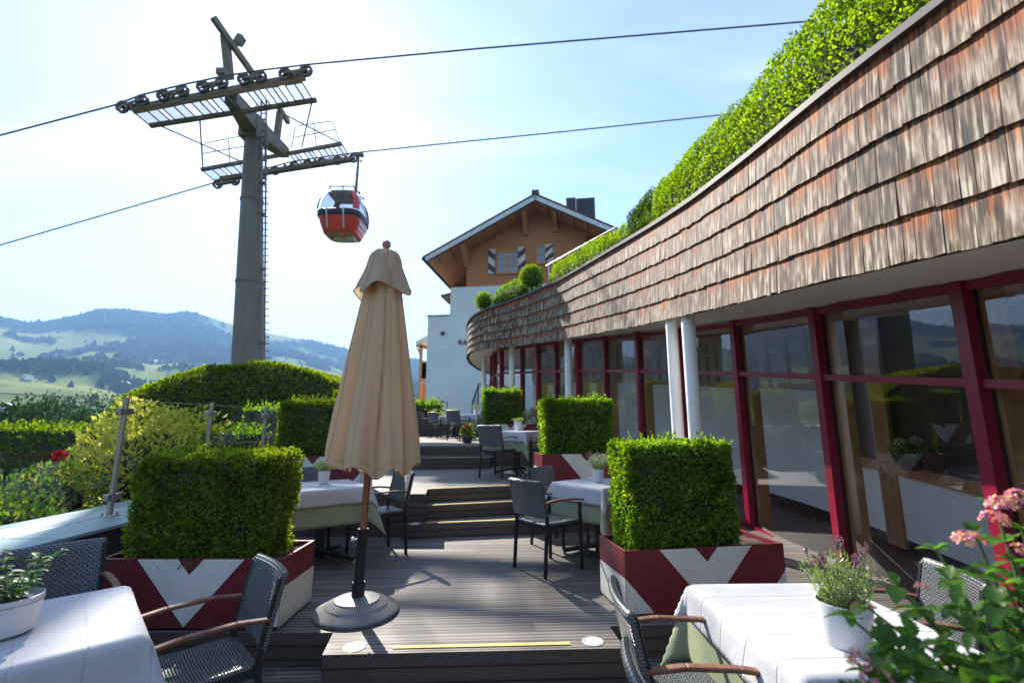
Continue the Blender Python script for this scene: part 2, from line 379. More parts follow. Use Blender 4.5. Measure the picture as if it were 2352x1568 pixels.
M['petal_pink'] = leafmat('pink_petal', [(.74, .14, .40), (.80, .28, .52), (.82, .42, .22), (.84, .62, .26), (.66, .10, .22)], (1.1, 1, 1), tmix=.35)
M['petal_red'] = leafmat('red_petal', [(.75, .02, .02), (.62, .015, .02)], (1.2, 1, 1), tmix=.35)
M['petal_white'] = leafmat('white_petal', [(.8, .8, .74), (.7, .74, .6)], (1, 1, 1), tmix=.35)
M['pylon_steel'] = mat('weathered_galvanised', (.195, .168, .138), .6, .1, var=.2, nscale=2, stretch=(1, 1, .3), bump=.1, bscale=12)
M['pylon_brown'] = mat('brownish_steel', (.20, .16, .115), .6, .1, var=.25, nscale=3)
M['sheave'] = mat('sheave_rubber', (.12, .098, .08), .6, var=.3)
M['rope'] = mat('steel_rope', (.10, .12, .15), .6, .3)
M['gond_red'] = mat('gondola_red', (.74, .040, .020), .32, var=.04, coat=.4)
M['gond_dark'] = mat('gondola_bumper', (.018, .019, .022), .5)
M['gond_under'] = mat('gondola_underside', (.55, .22, .12), .5, var=.15)
M['alum'] = mat('aluminium', (.62, .60, .57), .4, .6)
M['larch'] = woodmat('larch_boards', (.56, .175, .055), (.70, .27, .095), (2, 2, 14), board=.145)
M['rafter'] = woodmat('rafter_wood', (.56, .22, .075), (.72, .34, .13), (3, 3, 3))
M['roof_red'] = mat('dark_red_verge', (.12, .02, .035), .5)
M['verge_white'] = mat('white_verge', (.78, .77, .76), .6)
M['roof_tile'] = mat('brown_tile', (.11, .085, .08), .7, var=.3, nscale=12, bump=.3)
M['slate_clad'] = mat('dark_metal_clad', (.055, .06, .07), .5, .3)
M['plum'] = mat('plum_paint', (.10, .022, .05), .5)
M['letter'] = mat('red_letters', (.22, .02, .035), .5)
M['curtain'] = clothmat('net_curtain', (.62, .65, .64), .3, .5)
M['int_white'] = mat('interior_panel', (.90, .92, .91), .6, var=.04)
M['int_wood'] = woodmat('interior_pine', (.36, .17, .06), (.56, .30, .13), (9, 9, 1))
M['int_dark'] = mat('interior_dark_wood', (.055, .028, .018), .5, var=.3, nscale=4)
M['int_floor'] = mat('interior_floor', (.13, .05, .035), .4, var=.25, nscale=6)
M['int_yellow'] = mat('interior_strip_glow', (.62, .42, .12), .5)  # warm glow of the light strips painted as plain yellow, nothing emits

# ------------------------------------------------------------------ foliage
def vnoise(x, y, seed=0):
    x = np.asarray(x, float); y = np.asarray(y, float)
    xi = np.floor(x).astype(np.int64); yi = np.floor(y).astype(np.int64)
    fx = x - xi; fy = y - yi; fx = fx * fx * (3 - 2 * fx); fy = fy * fy * (3 - 2 * fy)
    def h(a, b):
        n = (a * 374761393 + b * 668265263 + seed * 974634777) & 0xffffffff
        n = ((n ^ (n >> 13)) * 1274126177) & 0xffffffff
        return ((n ^ (n >> 16)) & 0xffff) / 65535.0
    return (h(xi, yi) * (1 - fx) + h(xi + 1, yi) * fx) * (1 - fy) + (h(xi, yi + 1) * (1 - fx) + h(xi + 1, yi + 1) * fx) * fy
def fbm(x, y, seed=0, o=4):
    s = 0; a = .5
    for i in range(o):
        s = s + a * vnoise(x * 2 ** i, y * 2 ** i, seed + i); a *= .5
    return s
def unit(v): return v / (np.linalg.norm(v, axis=1, keepdims=True) + 1e-9)
def leaves(name, P, D, Ln, wr, mats, parent=None, core=None, seed=0, fold=.25, loc=None):
    """one mesh of folded leaf quads at P growing along D (plus an optional core MB)"""
    g = np.random.default_rng(seed); n = len(P)
    D = unit(D); S = unit(np.cross(D, g.normal(size=(n, 3)))); U = np.cross(S, D)
    Ln = np.broadcast_to(Ln, n)[:, None]
    w = Ln * wr
    v = np.empty((n, 4, 3))
    v[:, 0] = P; v[:, 2] = P + D * Ln - U * Ln * .12
    v[:, 1] = P + D * Ln * .5 + S * w / 2 + U * w * fold
    v[:, 3] = P + D * Ln * .5 - S * w / 2 + U * w * fold
    cv = np.array(core.v, float) if core else np.zeros((0, 3))
    me = bpy.data.meshes.new(name)
    V = np.vstack([v.reshape(-1, 3), cv])
    cf = core.f if core else []
    nl = n * 4 + sum(len(f) for f in cf)
    me.vertices.add(len(V)); me.vertices.foreach_set('co', V.ravel().astype(np.float32))
    me.loops.add(nl); me.polygons.add(n + len(cf))
    li = list(range(n * 4)); st = list(range(0, n * 4, 4)); tot = [4] * n; k = n * 4
    for f in cf:
        li += [i + n * 4 for i in f]; st.append(k); tot.append(len(f)); k += len(f)
    me.loops.foreach_set('vertex_index', li)
    me.polygons.foreach_set('loop_start', st); me.polygons.foreach_set('loop_total', tot)
    me.polygons.foreach_set('material_index', [0] * n + [1] * len(cf))
    for m in mats: me.materials.append(m)
    me.update(calc_edges=True); me.validate()
    o = bpy.data.objects.new(name, me); COL.objects.link(o)
    if parent is not None: o.parent = parent
    if loc is not None: o.location = loc
    return o
def shell_box(h, r, n, g, lump=.02, sides=5):
    hx, hy, hz = h
    areas = np.array([4 * hx * hy, 4 * hy * hz, 4 * hy * hz, 4 * hx * hz, 4 * hx * hz])
    f = g.choice(5, n, p=areas / areas.sum())
    p = g.uniform(-1, 1, (n, 3)) * np.array([hx, hy, hz])
    p[f == 0, 2] = hz; p[f == 1, 0] = -hx; p[f == 2, 0] = hx; p[f == 3, 1] = -hy; p[f == 4, 1] = hy
    inner = np.array([hx - r, hy - r, hz - r])
    q = np.clip(p, -inner, inner); q[:, 2] = np.clip(p[:, 2], -hz, hz - r)
    d = unit(p - q); p = q + d * r
    nz = fbm(p[:, 0] * 7 + p[:, 2] * 5, p[:, 1] * 7 - p[:, 2] * 6, 3, 3)
    p = p + d * ((nz - .45) * lump * 4)[:, None]
    return p, d
def hedge_box(name, c, size, n, leaf, mats, parent=None, rz=0, seed=1, depth=.05, wr=.6, lump=.02, r=.05):
    """c = centre of the bottom face"""
    g = np.random.default_rng(seed)
    h = (size[0] / 2, size[1] / 2, size[2] / 2)
    p, d = shell_box(h, min(r, h[0] * .8, h[1] * .8), n, g, lump)
    thin = fbm(p[:, 0] * 5.5 + p[:, 1] * 3 + seed, p[:, 2] * 5.5 - p[:, 1] * 2, seed + 3, 3); kp = (thin > .33) | (g.random(n) < .35); p, d = p[kp], d[kp]; n = len(p)
    p = p - d * (g.random(n) ** 2 * depth)[:, None]
    D = d * .55 + g.normal(size=(n, 3)) * .55 + np.array([0, 0, .35])
    ns = int(60 * size[0]); sx_ = g.uniform(-h[0] * .95, h[0] * .95, ns); sy_ = g.uniform(-h[1] * .95, h[1] * .95, ns); e_ = g.random(ns) < .35
    sy_ = np.where(e_, -h[1] - .005, sy_); sz_ = np.where(e_, g.uniform(-h[2] * .6, h[2], ns), h[2]); hh_ = leaf * g.uniform(.8, 2.6, ns)
    SP = []; SD = []
    for a in range(ns):
        dd = np.array([g.normal() * .35, -1.0 if e_[a] else g.normal() * .35, .5 if e_[a] else 1.0]); dd = dd / np.linalg.norm(dd)
        for q in range(6): SP.append(np.array([sx_[a], sy_[a], sz_[a]]) + dd * hh_[a] * (q / 5)); SD.append(dd * .8 + g.normal(size=3) * .5)
    p = np.vstack([p, SP]); D = np.vstack([D, SD]); n = len(p)
    core = MB(); k = max(depth * .75, .02)
    core.box((0, 0, -k / 2), (size[0] - 2 * k, size[1] - 2 * k, size[2] - k))
    Mx = Matrix.Rotation(rz, 3, 'Z'); A = np.array(Mx)
    off = np.array([c[0], c[1], c[2] + h[2]])
    p = p @ A.T + off; D = D @ A.T
    core.v = [tuple(Mx @ Vector(v) + Vector(off)) for v in core.v]
    return leaves(name, p, D, leaf * g.uniform(.6, 1.25, n), wr, mats, parent, core, seed)
def blob(name, c, rad, n, leaf, mats, parent=None, seed=1, lump=.25, wr=.6, core=True, up=.35, low=-.9, fill=.3):
    g = np.random.default_rng(seed)
    d = unit(g.normal(size=(int(n * 1.6), 3))); d = d[d[:, 2] > low][:n]; n = len(d)
    nz = fbm(d[:, 0] * 2.6 + 9 + d[:, 2] * 1.7, d[:, 1] * 2.6 + 5 - d[:, 2] * 1.9, seed, 3)
    rr = 1 + (nz - .47) * lump * 2.4 - g.random(n) ** 2 * fill
    p = d * rr[:, None] * np.array(rad) + np.array(c)
    D = d * .6 + g.normal(size=(n, 3)) * .55 + np.array([0, 0, up])
    cm = None
    if core:
        cm = MB(); k = 1 - fill * .75 - lump * .3
        prof = [(0.02, -k), (k * .6, -k * .8), (k * .95, -k * .3), (k * .95, k * .3), (k * .6, k * .8), (0.02, k)]
        cm.lathe(prof, n=10); cm.v = [(v[0] * rad[0] + c[0], v[1] * rad[1] + c[1], v[2] * rad[2] + c[2]) for v in cm.v]
    return leaves(name, p, D, leaf * g.uniform(.6, 1.3, n), wr, mats, parent, cm, seed)

# ================================================================== terrace decks (the setting)
L0, L1, L2, L3 = -.18, 0.0, .45, .82
def deck(name, poly, top, bot, m):
    b = MB(); b.prism(poly, bot, top)
    # top uses board material, sides use riser material
    b.mi = [1, 0] + [1] * len(poly)
    return tag(b.build(name, [m, M['riser']]), kind='structure')
deck('lower_deck', [(-3.1, -3.0), (3.6, -3.0), (3.1, 3.3), (2.9, 3.6), (-3.1, 3.6)], L0, L0 - .3, M['deck0'])
d1 = deck('main_deck', [(-3.1, 2.99), (-1.066, 3.006), (-1.022, 2.737), (.626, 2.816), (.60, 3.096), (2.98, 3.22), (2.95, 6.2), (-3.1, 6.2)], L1, L1 - .176, M['deck0'])
d2 = deck('upper_deck', [(-3.1, 5.396), (-.969, 5.396), (-1.02, 5.785), (.12, 6.14), (.16, 5.50), (1.4, 5.75), (2.9, 6.35), (2.5, 9.4), (-3.1, 9.4)], L2, L2 - .446, M['deck2'])
d3 = deck('top_deck', [(-3.3, 8.72), (-1.7, 8.80), (.2, 9.05), (2.1, 9.15), (1.1, 11), (-.3, 12.4), (-.3, 18), (-3.6, 18)], L3, L3 - .366, M['deck2'])
s1 = deck('lower_step', [(-1.193, 5.266), (.30, 5.55), (.14, 5.60), (.13, 6.05), (-1.0, 5.72), (-.962, 5.390), (-1.21, 5.390)], .15, .004, M['deck2'])
s2 = deck('middle_step', [(-.985, 5.53), (.125, 5.86), (.12, 6.10), (-1.01, 5.76)], .30, .152, M['deck2'])
s3 = deck('upper_step', [(-2.1, 8.28), (-.40, 8.48), (-.36, 8.94), (-2.1, 8.72)], .635, .454, M['deck2'])
def strip(parent, a, b, w, z):
    m = MB(); a = Vector((*a, z)); b = Vector((*b, z)); d = (b - a).normalized(); s = Vector((-d.y, d.x, 0)) * w
    m.add([a, b, b + s, a + s, a + Vector((0, 0, .003)), b + Vector((0, 0, .003)), b + s + Vector((0, 0, .003)), a + s + Vector((0, 0, .003))],
          [(0, 1, 2, 3), (4, 5, 6, 7), (0, 1, 5, 4), (1, 2, 6, 5), (2, 3, 7, 6), (3, 0, 4, 7)])
    m.build('yellow_strip', M['yellow'], parent)
strip(d1, (-.66, 2.800), (.33, 2.848), .032, .002)
strip(d2, (-.99, 5.81), (.10, 6.145), .04, .452)
strip(s1, (-.93, 5.335), (.10, 5.53), .035, .152); strip(s2, (-.90, 5.57), (.09, 5.865), .035, .302)
strip(s3, (-1.4, 8.38), (-.7, 8.465), .04, .637); strip(d3, (-1.5, 8.84), (-.62, 8.965), .04, .822)
def floor_light(x, y, z, label):
    t = empty('floor_light', (x, y, z), 0, label, 'floor light', 'round lights set into the step edges')
    b = MB(); b.lathe([(.043, .0005), (.05, .003), (.056, .004), (.062, .002), (.062, -.004)]); b.build('ring', M['pale_metal'], t, True)
    b = MB(); b.lathe([(.001, .0035), (.03, .0034), (.0432, .003), (.0432, -.004)]); b.build('lens', M['light_lens'], t, True)
p = at_z(815, 1485, 0); floor_light(p.x, p.y, .001, 'round recessed light left of the nearest yellow strip')
p = at_z(1362, 1472, 0); floor_light(p.x, p.y, .001, 'round recessed light right of the nearest yellow strip')
p = at_z(952, 1203, .15); floor_light(p.x, p.y + .02, .151, 'small recessed light on the bottom step past the parasol')

# parapet wall with metal cap, glass railing
t = empty('parapet_wall', (-3.5, 2, -.5), 0, 'dark low terrace wall with a broad pale metal cap, left side', 'wall')
def inn(y): return -3.10 - .0 * y
b = MB()
b.prism([(-3.13, -2.2), (-3.13, 8.6), (-3.87, 8.6), (-3.97, -2.2)], -.9, .42); b.v = [(v[0] + 3.5, v[1] - 2, v[2] + .5) for v in b.v]
b.build('wall_body', M['dark_panel'], t)
ys = [-2.2, .9, 2.15, 3.35, 4.55, 5.8, 7.1, 8.6]
b = MB()
for i in range(len(ys) - 1):
    y0, y1 = ys[i] + .004, ys[i + 1] - .004
    b.prism([(-3.09, y0), (-3.09, y1), (-3.48, y1), (-3.48, y0)], .421, .449); b.prism([(-3.488, y0), (-3.488, y1), (-3.93, y1), (-3.97, y0)], .421, .45)
b.v = [(v[0] + 3.5, v[1] - 2, v[2] + .5) for v in b.v]
b.build('metal_cap', M['cap_metal'], t, bevel=.006)
t = empty('glass_railing', (-3.4, 4, .45), 0, 'clear glass railing on steel posts along the left parapet', 'railing')
rp = [(-3.66, 1.85), (-3.56, 3.0), (-3.447, 4.14), (-3.36, 5.2), (-3.33, 6.3), (-3.33, 7.4)]
off = Vector((-3.4, 4, .45))
for i, (x, y) in enumerate(rp):
    if i < 1: continue
    a = Vector((x, y, .45)) - off
    if i != 1:
        b = MB(); b.tube([a, a + Vector((0, 0, .995))], .0235, 16); b.lathe([(.024, .995), (.0265, .998), (.0265, 1.006), (.001, 1.008)], a, 16)
        b.lathe([(.001, .012), (.062, .010), (.066, .004), (.066, 0)], a, 20)
        for k in range(4):
            ang = PI / 4 + k * PI / 2; b.lathe([(.009, .028), (.009, .008), (.0095, .004)], a + Vector((.048 * math.cos(ang), .048 * math.sin(ang), 0)), 8)
            b.lathe([(.001, .03), (.009, .028)], a + Vector((.048 * math.cos(ang), .048 * math.sin(ang), 0)), 8)
        po = b.build('post', M['steel'], t, True)
        for z in (.155, .885):
            b = MB()
            dy = .048
            b.box(a + Vector((0, -dy, z)), (.05, .05, .055)); b.box(a + Vector((0, dy, z)), (.05, .05, .055)); b.box(a + Vector((0, 0, z)), (.058, .05, .05))
            b.build('clamp', M['steel'], po, bevel=.005)
    if i < len(rp) - 1:
        c = Vector((*rp[i + 1], .45)) - off; d = (c - a).normalized()
        b = MB(); p0 = a + d * .035 + Vector((0, 0, .06)); p1 = c - d * .035 + Vector((0, 0, .06))
        b.slab([p0, p1, p1 + Vector((0, 0, .92)), p0 + Vector((0, 0, .92))], d.cross(Vector((0, 0, 1))), .012)
        gp_ = b.build('glass_panel', M['rail_glass'], t)
        b = MB(); up_ = Vector((0, 0, .923)); b.bar(p0 + up_, p1 + up_, .013, .006); b.build('polished_edge', M['alum'], gp_)

# low planter wall and small railings at the far end of the top deck
t = empty('planter_wall', (-2.3, 16, L3), 0, 'dark timber planter wall closing the far end of the deck', 'wall')
b = MB(); b.box((0, 0, .28), (2.9, .5, .56)); b.build('wall_body', M['riser'], t)
b = MB(); b.box((0, 0, .575), (2.96, .54, .03)); b.build('ledge', M['deck2'], t)
def thin_rail(name, pts, h, label, rails=(1, .55), bars=0):
    t = empty(name, pts[0], 0, label, 'railing')
    o = Vector(pts[0]); P = [Vector(q) - o for q in pts]
    for q in P:
        b = MB(); b.tube([q, q + Vector((0, 0, h))], .02, 6); b.build('post', M['slate_clad'], t)
    for k in rails:
        b = MB(); b.tube([q + Vector((0, 0, h * k)) for q in P], .018, 6); b.build('rail', M['slate_clad'], t)
    if bars:
        b = MB()
        for i in range(len(P) - 1):
            for k in range(1, bars):
                q = P[i].lerp(P[i + 1], k / bars); b.tube([q + Vector((0, 0, h * rails[-1])), q + Vector((0, 0, h))], .008, 4)
        b.build('baluster', M['slate_clad'], t)
thin_rail('metal_railing', [(-3.3, 17.2, 1.35), (-2.6, 17.2, 1.35), (-2.55, 18.2, 1.35)], .72, 'low grey metal railing by the white wall corner beyond the deck')
thin_rail('stair_railing', [(-1.50, 17.4, 1.05), (-1.28, 17.6, 1.75), (-.6, 17.9, 1.65), (.2, 18.0, 1.6)], 1.0, 'grey stair railing with thin bars at the foot of the white wall', (1, .93, .12), 7)

# ================================================================== restaurant with curved shingled roof edge
def soff(y, mx=3.15):
    z = 1.792 + .128 * y
    k = .10
    return mx - k * math.log1p(math.exp((mx - z) / k)) if z > mx - 2 else z
def flr(y):
    return float(np.interp(y, [2.5, 4.4, 5.8, 7.9, 9.0, 11, 20], [-.2, -.19, -.02, .25, .42, .75, .79]))
def catmull(pts, n):
    P = [Vector(p) for p in pts]; P = [P[0] * 2 - P[1]] + P + [P[-1] * 2 - P[-2]]
    out = []
    for i in range(1, len(P) - 2):
        for k in range(n):
            t = k / n
            out.append(.5 * ((2 * P[i]) + (P[i + 1] - P[i - 1]) * t + (2 * P[i - 1] - 5 * P[i] + 4 * P[i + 1] - P[i + 2]) * t * t + (3 * P[i] - P[i - 1] - 3 * P[i + 1] + P[i + 2]) * t ** 3))
    out.append(P[-2]); return out
def arclen(c):
    s = [0]
    for i in range(1, len(c)): s.append(s[-1] + (c[i] - c[i - 1]).length)
    return s
FASC = catmull([(2.60, -2.2), (2.45, -.4), (2.30, .9), (2.207, 1.87), (2.135, 2.4), (2.08, 2.95), (2.016, 3.94), (1.945, 4.9), (1.80, 6.3), (1.53, 7.58), (1.087, 9.30), (.53, 10.5), (-.07, 11.15), (-.62, 11.5), (-1.02, 12.0), (-1.24, 12.8), (-1.33, 13.9), (-1.30, 15.2), (-1.16, 16.5), (-.85, 17.9)], 14)
FS = arclen(FASC); FL = FS[-1]
def fpos(s):
    s = min(max(s, 0), FL - 1e-4); i = int(np.searchsorted(FS, s, side='right')) - 1; i = min(max(i, 0), len(FASC) - 2)
    t = (s - FS[i]) / (FS[i + 1] - FS[i]); p = FASC[i].lerp(FASC[i + 1], t)
    i0 = max(i - 3, 0); i1 = min(i + 4, len(FASC) - 1)
    d = (FASC[i1] - FASC[i0]).normalized()
    return p, d, Vector((-d.y, d.x))          # outward = left of travel
COPE = [(1060, 772), (1072, 752), (1080, 738), (1096.5, 723), (1137.5, 704), (1192, 685), (1274, 651), (1356, 606), (1438, 556), (1531, 503), (1601, 455), (1665, 410), (1770, 324), (1845, 268), (1912, 212), (1995, 138), (2077, 66), (2164, -10)]
def zon(X, Y, poly):
    lo, hi = soff(Y) + .2, soff(Y) + 5
    for _ in range(40):
        m = (lo + hi) / 2; px, py = proj(X, Y, m)
        if py > interp(px, poly): lo = m
        else: hi = m
    return lo
_k = [(s, fpos(s)[0]) for s in np.linspace(0, FL, 120)]
_h = []
for s, p in _k:
    if p.y < 2.25: _h.append(None)
    elif p.y > 12.3: _h.append(_h[-1])
    else: _h.append(zon(p.x, p.y, COPE) - soff(p.y))
_first = next(h for h in _h if h is not None)
_h = [_first if h is None else h for h in _h]
_h = list(np.convolve(np.pad(_h, 4, mode='edge'), np.ones(9) / 9, 'valid'))
_ks = [k[0] for k in _k]
def fheight(s): return float(np.interp(s, _ks, _h))
print('fascia heights', [round(h, 2) for h in _h[::10]], 'len', round(FL, 1))
rest = empty('restaurant_building', (2.9, 6, 0), 0, 'curved restaurant wing with shingled roof edge, white soffit and burgundy glass front', 'building')
RO = Vector((2.9, 6, 0))
def rloc(b): b.v = [(v[0] - RO.x, v[1] - RO.y, v[2] - RO.z) for v in b.v]; return b
# shingles
rng = random.Random(3)
b = MB(); ROWS = 5
for r in range(ROWS - 1, -1, -1):
    s = rng.uniform(-.1, 0)
    while s < FL:
        w = rng.choice([.06, .072, .085, .095, .11, .125, .14]) * rng.uniform(.9, 1.1)
        s0, s1 = s + .0015, s + w - .0015; s += w
        if s1 > FL: break
        drop = rng.uniform(-.007, .008); tl = rng.uniform(-.004, .004)
        vs = []
        for ss in (s0, s1):
            p, d, nrm = fpos(ss); H = fheight(ss); base = soff(p.y); rh = H / ROWS
            z0 = base + r * rh - .02 + drop + (tl if ss == s0 else -tl); z1 = base + (r + 1.25) * rh
            fl = .015 + rng.uniform(0, .006)
            if r == ROWS - 1: z1 = base + H - .004
            for off2, z in ((fl + .018, z0), (.010, z1), (fl, z0), (0.0, z1)):
                q = p + nrm * off2; vs.append((q.x, q.y, z))
        # 0 out-bottom,1 out-top,2 in-bottom,3 in-top ; +4 at s1
        fs = [(0, 4, 5, 1), (2, 3, 7, 6), (0, 2, 6, 4), (1, 5, 7, 3), (0, 1, 3, 2), (4, 6, 7, 5)]
        u = [(0, 0), (w, 0), (w, 1), (0, 1)]; e = [(0, 0), (w, 0), (w, 0), (0, 0)]; sd = [(0, 0), (0, 1), (0, 1), (0, 0)]
        b.add(vs, fs, 0, [u, u, e, u, sd, sd])
rloc(b).build('shingle_cladding', M['shingle'], rest)
def sweep(name, m, prof, s0=0, s1=None, n=200, smooth=True, parent=rest):
    """prof(s) -> list of (outward offset, z) around a closed section"""
    b = MB(); s1 = FL if s1 is None else s1; rows = []
    for k in range(n + 1):
        s = s0 + (s1 - s0) * k / n; p, d, nr = fpos(s); row = []
        for o, z in prof(s, p):
            q = p + nr * o; row.append((q.x, q.y, z))
        rows.append(row)
    c = len(rows[0]); vs = [v for r in rows for v in r]; fs = []
    for k in range(n):
        for j in range(c):
            j2 = (j + 1) % c; fs.append((k * c + j, k * c + j2, (k + 1) * c + j2, (k + 1) * c + j))
    fs += [tuple(range(c)), tuple(n * c + j for j in range(c))[::-1]]
    b.add(vs, fs); rloc(b)
    return b.build(name, m, parent, smooth)
sweep('fascia_board', M['gasket'], lambda s, p: [(-.002, soff(p.y) - .012), (-.002, soff(p.y) + fheight(s) - .01), (-.05, soff(p.y) + fheight(s) - .01), (-.05, soff(p.y) - .012)])
sweep('coping', M['coping'], lambda s, p: [(.052, soff(p.y) + fheight(s) - .012), (.055, soff(p.y) + fheight(s) + .035), (-.10, soff(p.y) + fheight(s) + .04), (-.10, soff(p.y) + fheight(s) - .012)])
# glass line
GL = catmull([(3.12, -2.0), (3.08, 0.2), (3.02, 1.55), (2.985, 2.943), (2.95, 4.36), (2.87, 5.80), (2.60, 7.0), (2.194, 7.90), (1.82, 8.90), (1.40, 9.65), (1.02, 10.55), (.63, 11.1), (.27, 11.75), (-.28, 12.15), (-.50, 13.0), (-.62, 13.9), (-.60, 15.2), (-.40, 16.6), (.1, 17.9)], 10)
GS = arclen(GL)
nodes = [0, 10, 20, 30, 40, 50, 60, 70, 80, 90, 100, 110, 120, 130, 140, 150, 160, 170, 180]
def head(y): return soff(y, 3.30) - .03
def trz(y): return head(y) - .63 + .0
def tin(p):   # transom height measured per bay
    return float(np.interp(p.y, [1.5, 2.94, 4.37, 5.8, 7.9, 9.0, 10.5, 12, 18], [1.30, 1.478, 1.662, 1.85, 2.12, 2.25, 2.42, 2.55, 2.6]))
# soffit between fascia and glass line, continued inside as the ceiling
b = MB(); rows = []
nn = 180
for k in range(nn + 1):
    t = k / nn; p, d, nr = fpos(t * FL); gi = t * 180
    # nearest point on glass line
    g = min(GL, key=lambda q: (q - p).length)
    dirn = (-nr)
    q0 = p - nr * .01
    dist = max((g - p).length, .25)
    row = [(q0.x, q0.y, soff(p.y) - .006)]
    for f in (.35, .7, 1.0):
        q = p + dirn * dist * f; row.append((q.x, q.y, soff(p.y) + (head(g.y) + .03 - soff(p.y)) * f - .004))
    q = p + dirn * (dist + 3.2); row.append((q.x, q.y, head(g.y) + .05))
    rows.append(row)
c = 5; vs = [v for r in rows for v in r]; fs = []
for k in range(nn):
    for j in range(c - 1): fs.append((k * c + j, k * c + j + 1, (k + 1) * c + j + 1, (k + 1) * c + j))
b.add(vs, fs); rloc(b).build('soffit', M['white_paint'], rest, True)
# roof deck behind the coping
b = MB(); rows = []
for k in range(nn + 1):
    s = k / nn * FL; p, d, nr = fpos(s); z = soff(p.y) + fheight(s) - .03
    q = p - nr * .09; q2 = p - nr * 1.2; q3 = Vector((p.x + 6.5, p.y + .5)); rows.append([(q.x, q.y, z), (q2.x, q2.y, z), (q3.x, q3.y, z + .1)])
vs = [v for r in rows for v in r]; fs = []
for k in range(nn):
    for j in range(2): fs.append((k * 3 + j, k * 3 + j + 1, (k + 1) * 3 + j + 1, (k + 1) * 3 + j))
b.add(vs, fs); rloc(b).build('roof', M['slate_clad'], rest)
# glazing bays
def gn(i):
    p = GL[i]; d = (GL[min(i + 2, len(GL) - 1)] - GL[max(i - 2, 0)]).normalized(); return p, d, Vector((-d.y, d.x))
for bi in range(len(nodes) - 1):
    i0, i1 = nodes[bi], nodes[bi + 1]
    (p0, d0, n0), (p1, d1, n1) = gn(i0), gn(i1)
    d = (p1 - p0).normalized(); nr = Vector((-d.y, d.x)); n3 = Vector((nr.x, nr.y, 0))
    big = p0.y < 7.5
    mw = .085 if big else .07
    b = MB()
    # mullion at p0, rails along the bay
    z0, z1 = flr(p0.y) - .05, head(p0.y) + .03
    Mx = Matrix((( d0.x, n0.x, 0), (d0.y, n0.y, 0), (0, 0, 1)))
    b.box((p0.x + n0.x * .015, p0.y + n0.y * .015, (z0 + z1) / 2), (mw, .075, z1 - z0), Mx)
    b.box((p0.x - n0.x * .045, p0.y - n0.y * .045, (z0 + z1) / 2), (mw * .7, .043, z1 - z0), Mx, 1)
    e0 = p0 + d * (mw / 2 - .004); e1 = p1 - d * (mw / 2 - .004)
    for zf, hh in ((lambda q: head(q.y) - .02, .066), (lambda q: tin(q), .055), (lambda q: flr(q.y) + .03, .08)):
        b.bar((e0.x, e0.y, zf(e0)), (e1.x, e1.y, zf(e1)), .055, hh)
    rloc(b); w = b.build('window', [M['frame_red'], M['gasket']], rest)
    for (za, zb) in ((lambda q: flr(q.y) + .07, lambda q: tin(q) - .03), (lambda q: tin(q) + .03, lambda q: head(q.y) - .06)):
        m = MB(); o = nr * -.02
        A = [Vector((e0.x + o.x, e0.y + o.y, za(e0))), Vector((e1.x + o.x, e1.y + o.y, za(e1))), Vector((e1.x + o.x, e1.y + o.y, zb(e1))), Vector((e0.x + o.x, e0.y + o.y, zb(e0)))]
        m.add(A, [(0, 1, 2, 3)]); rloc(m); m.build('pane', M['glass'], w)
# columns
for (x, y, r) in ((1.955, 5.52, .068), (2.005, 5.12, .075), (1.20, 9.72, .08), (.0, 11.65, .075), (-.84, 13.7, .07)):
    b = MB(); zt = soff(y) + .06; b.tube([(x, y, flr(y) - .02), (x, y, zt)], r, 28); rloc(b); b.build('column', M['white_paint'], rest, True)
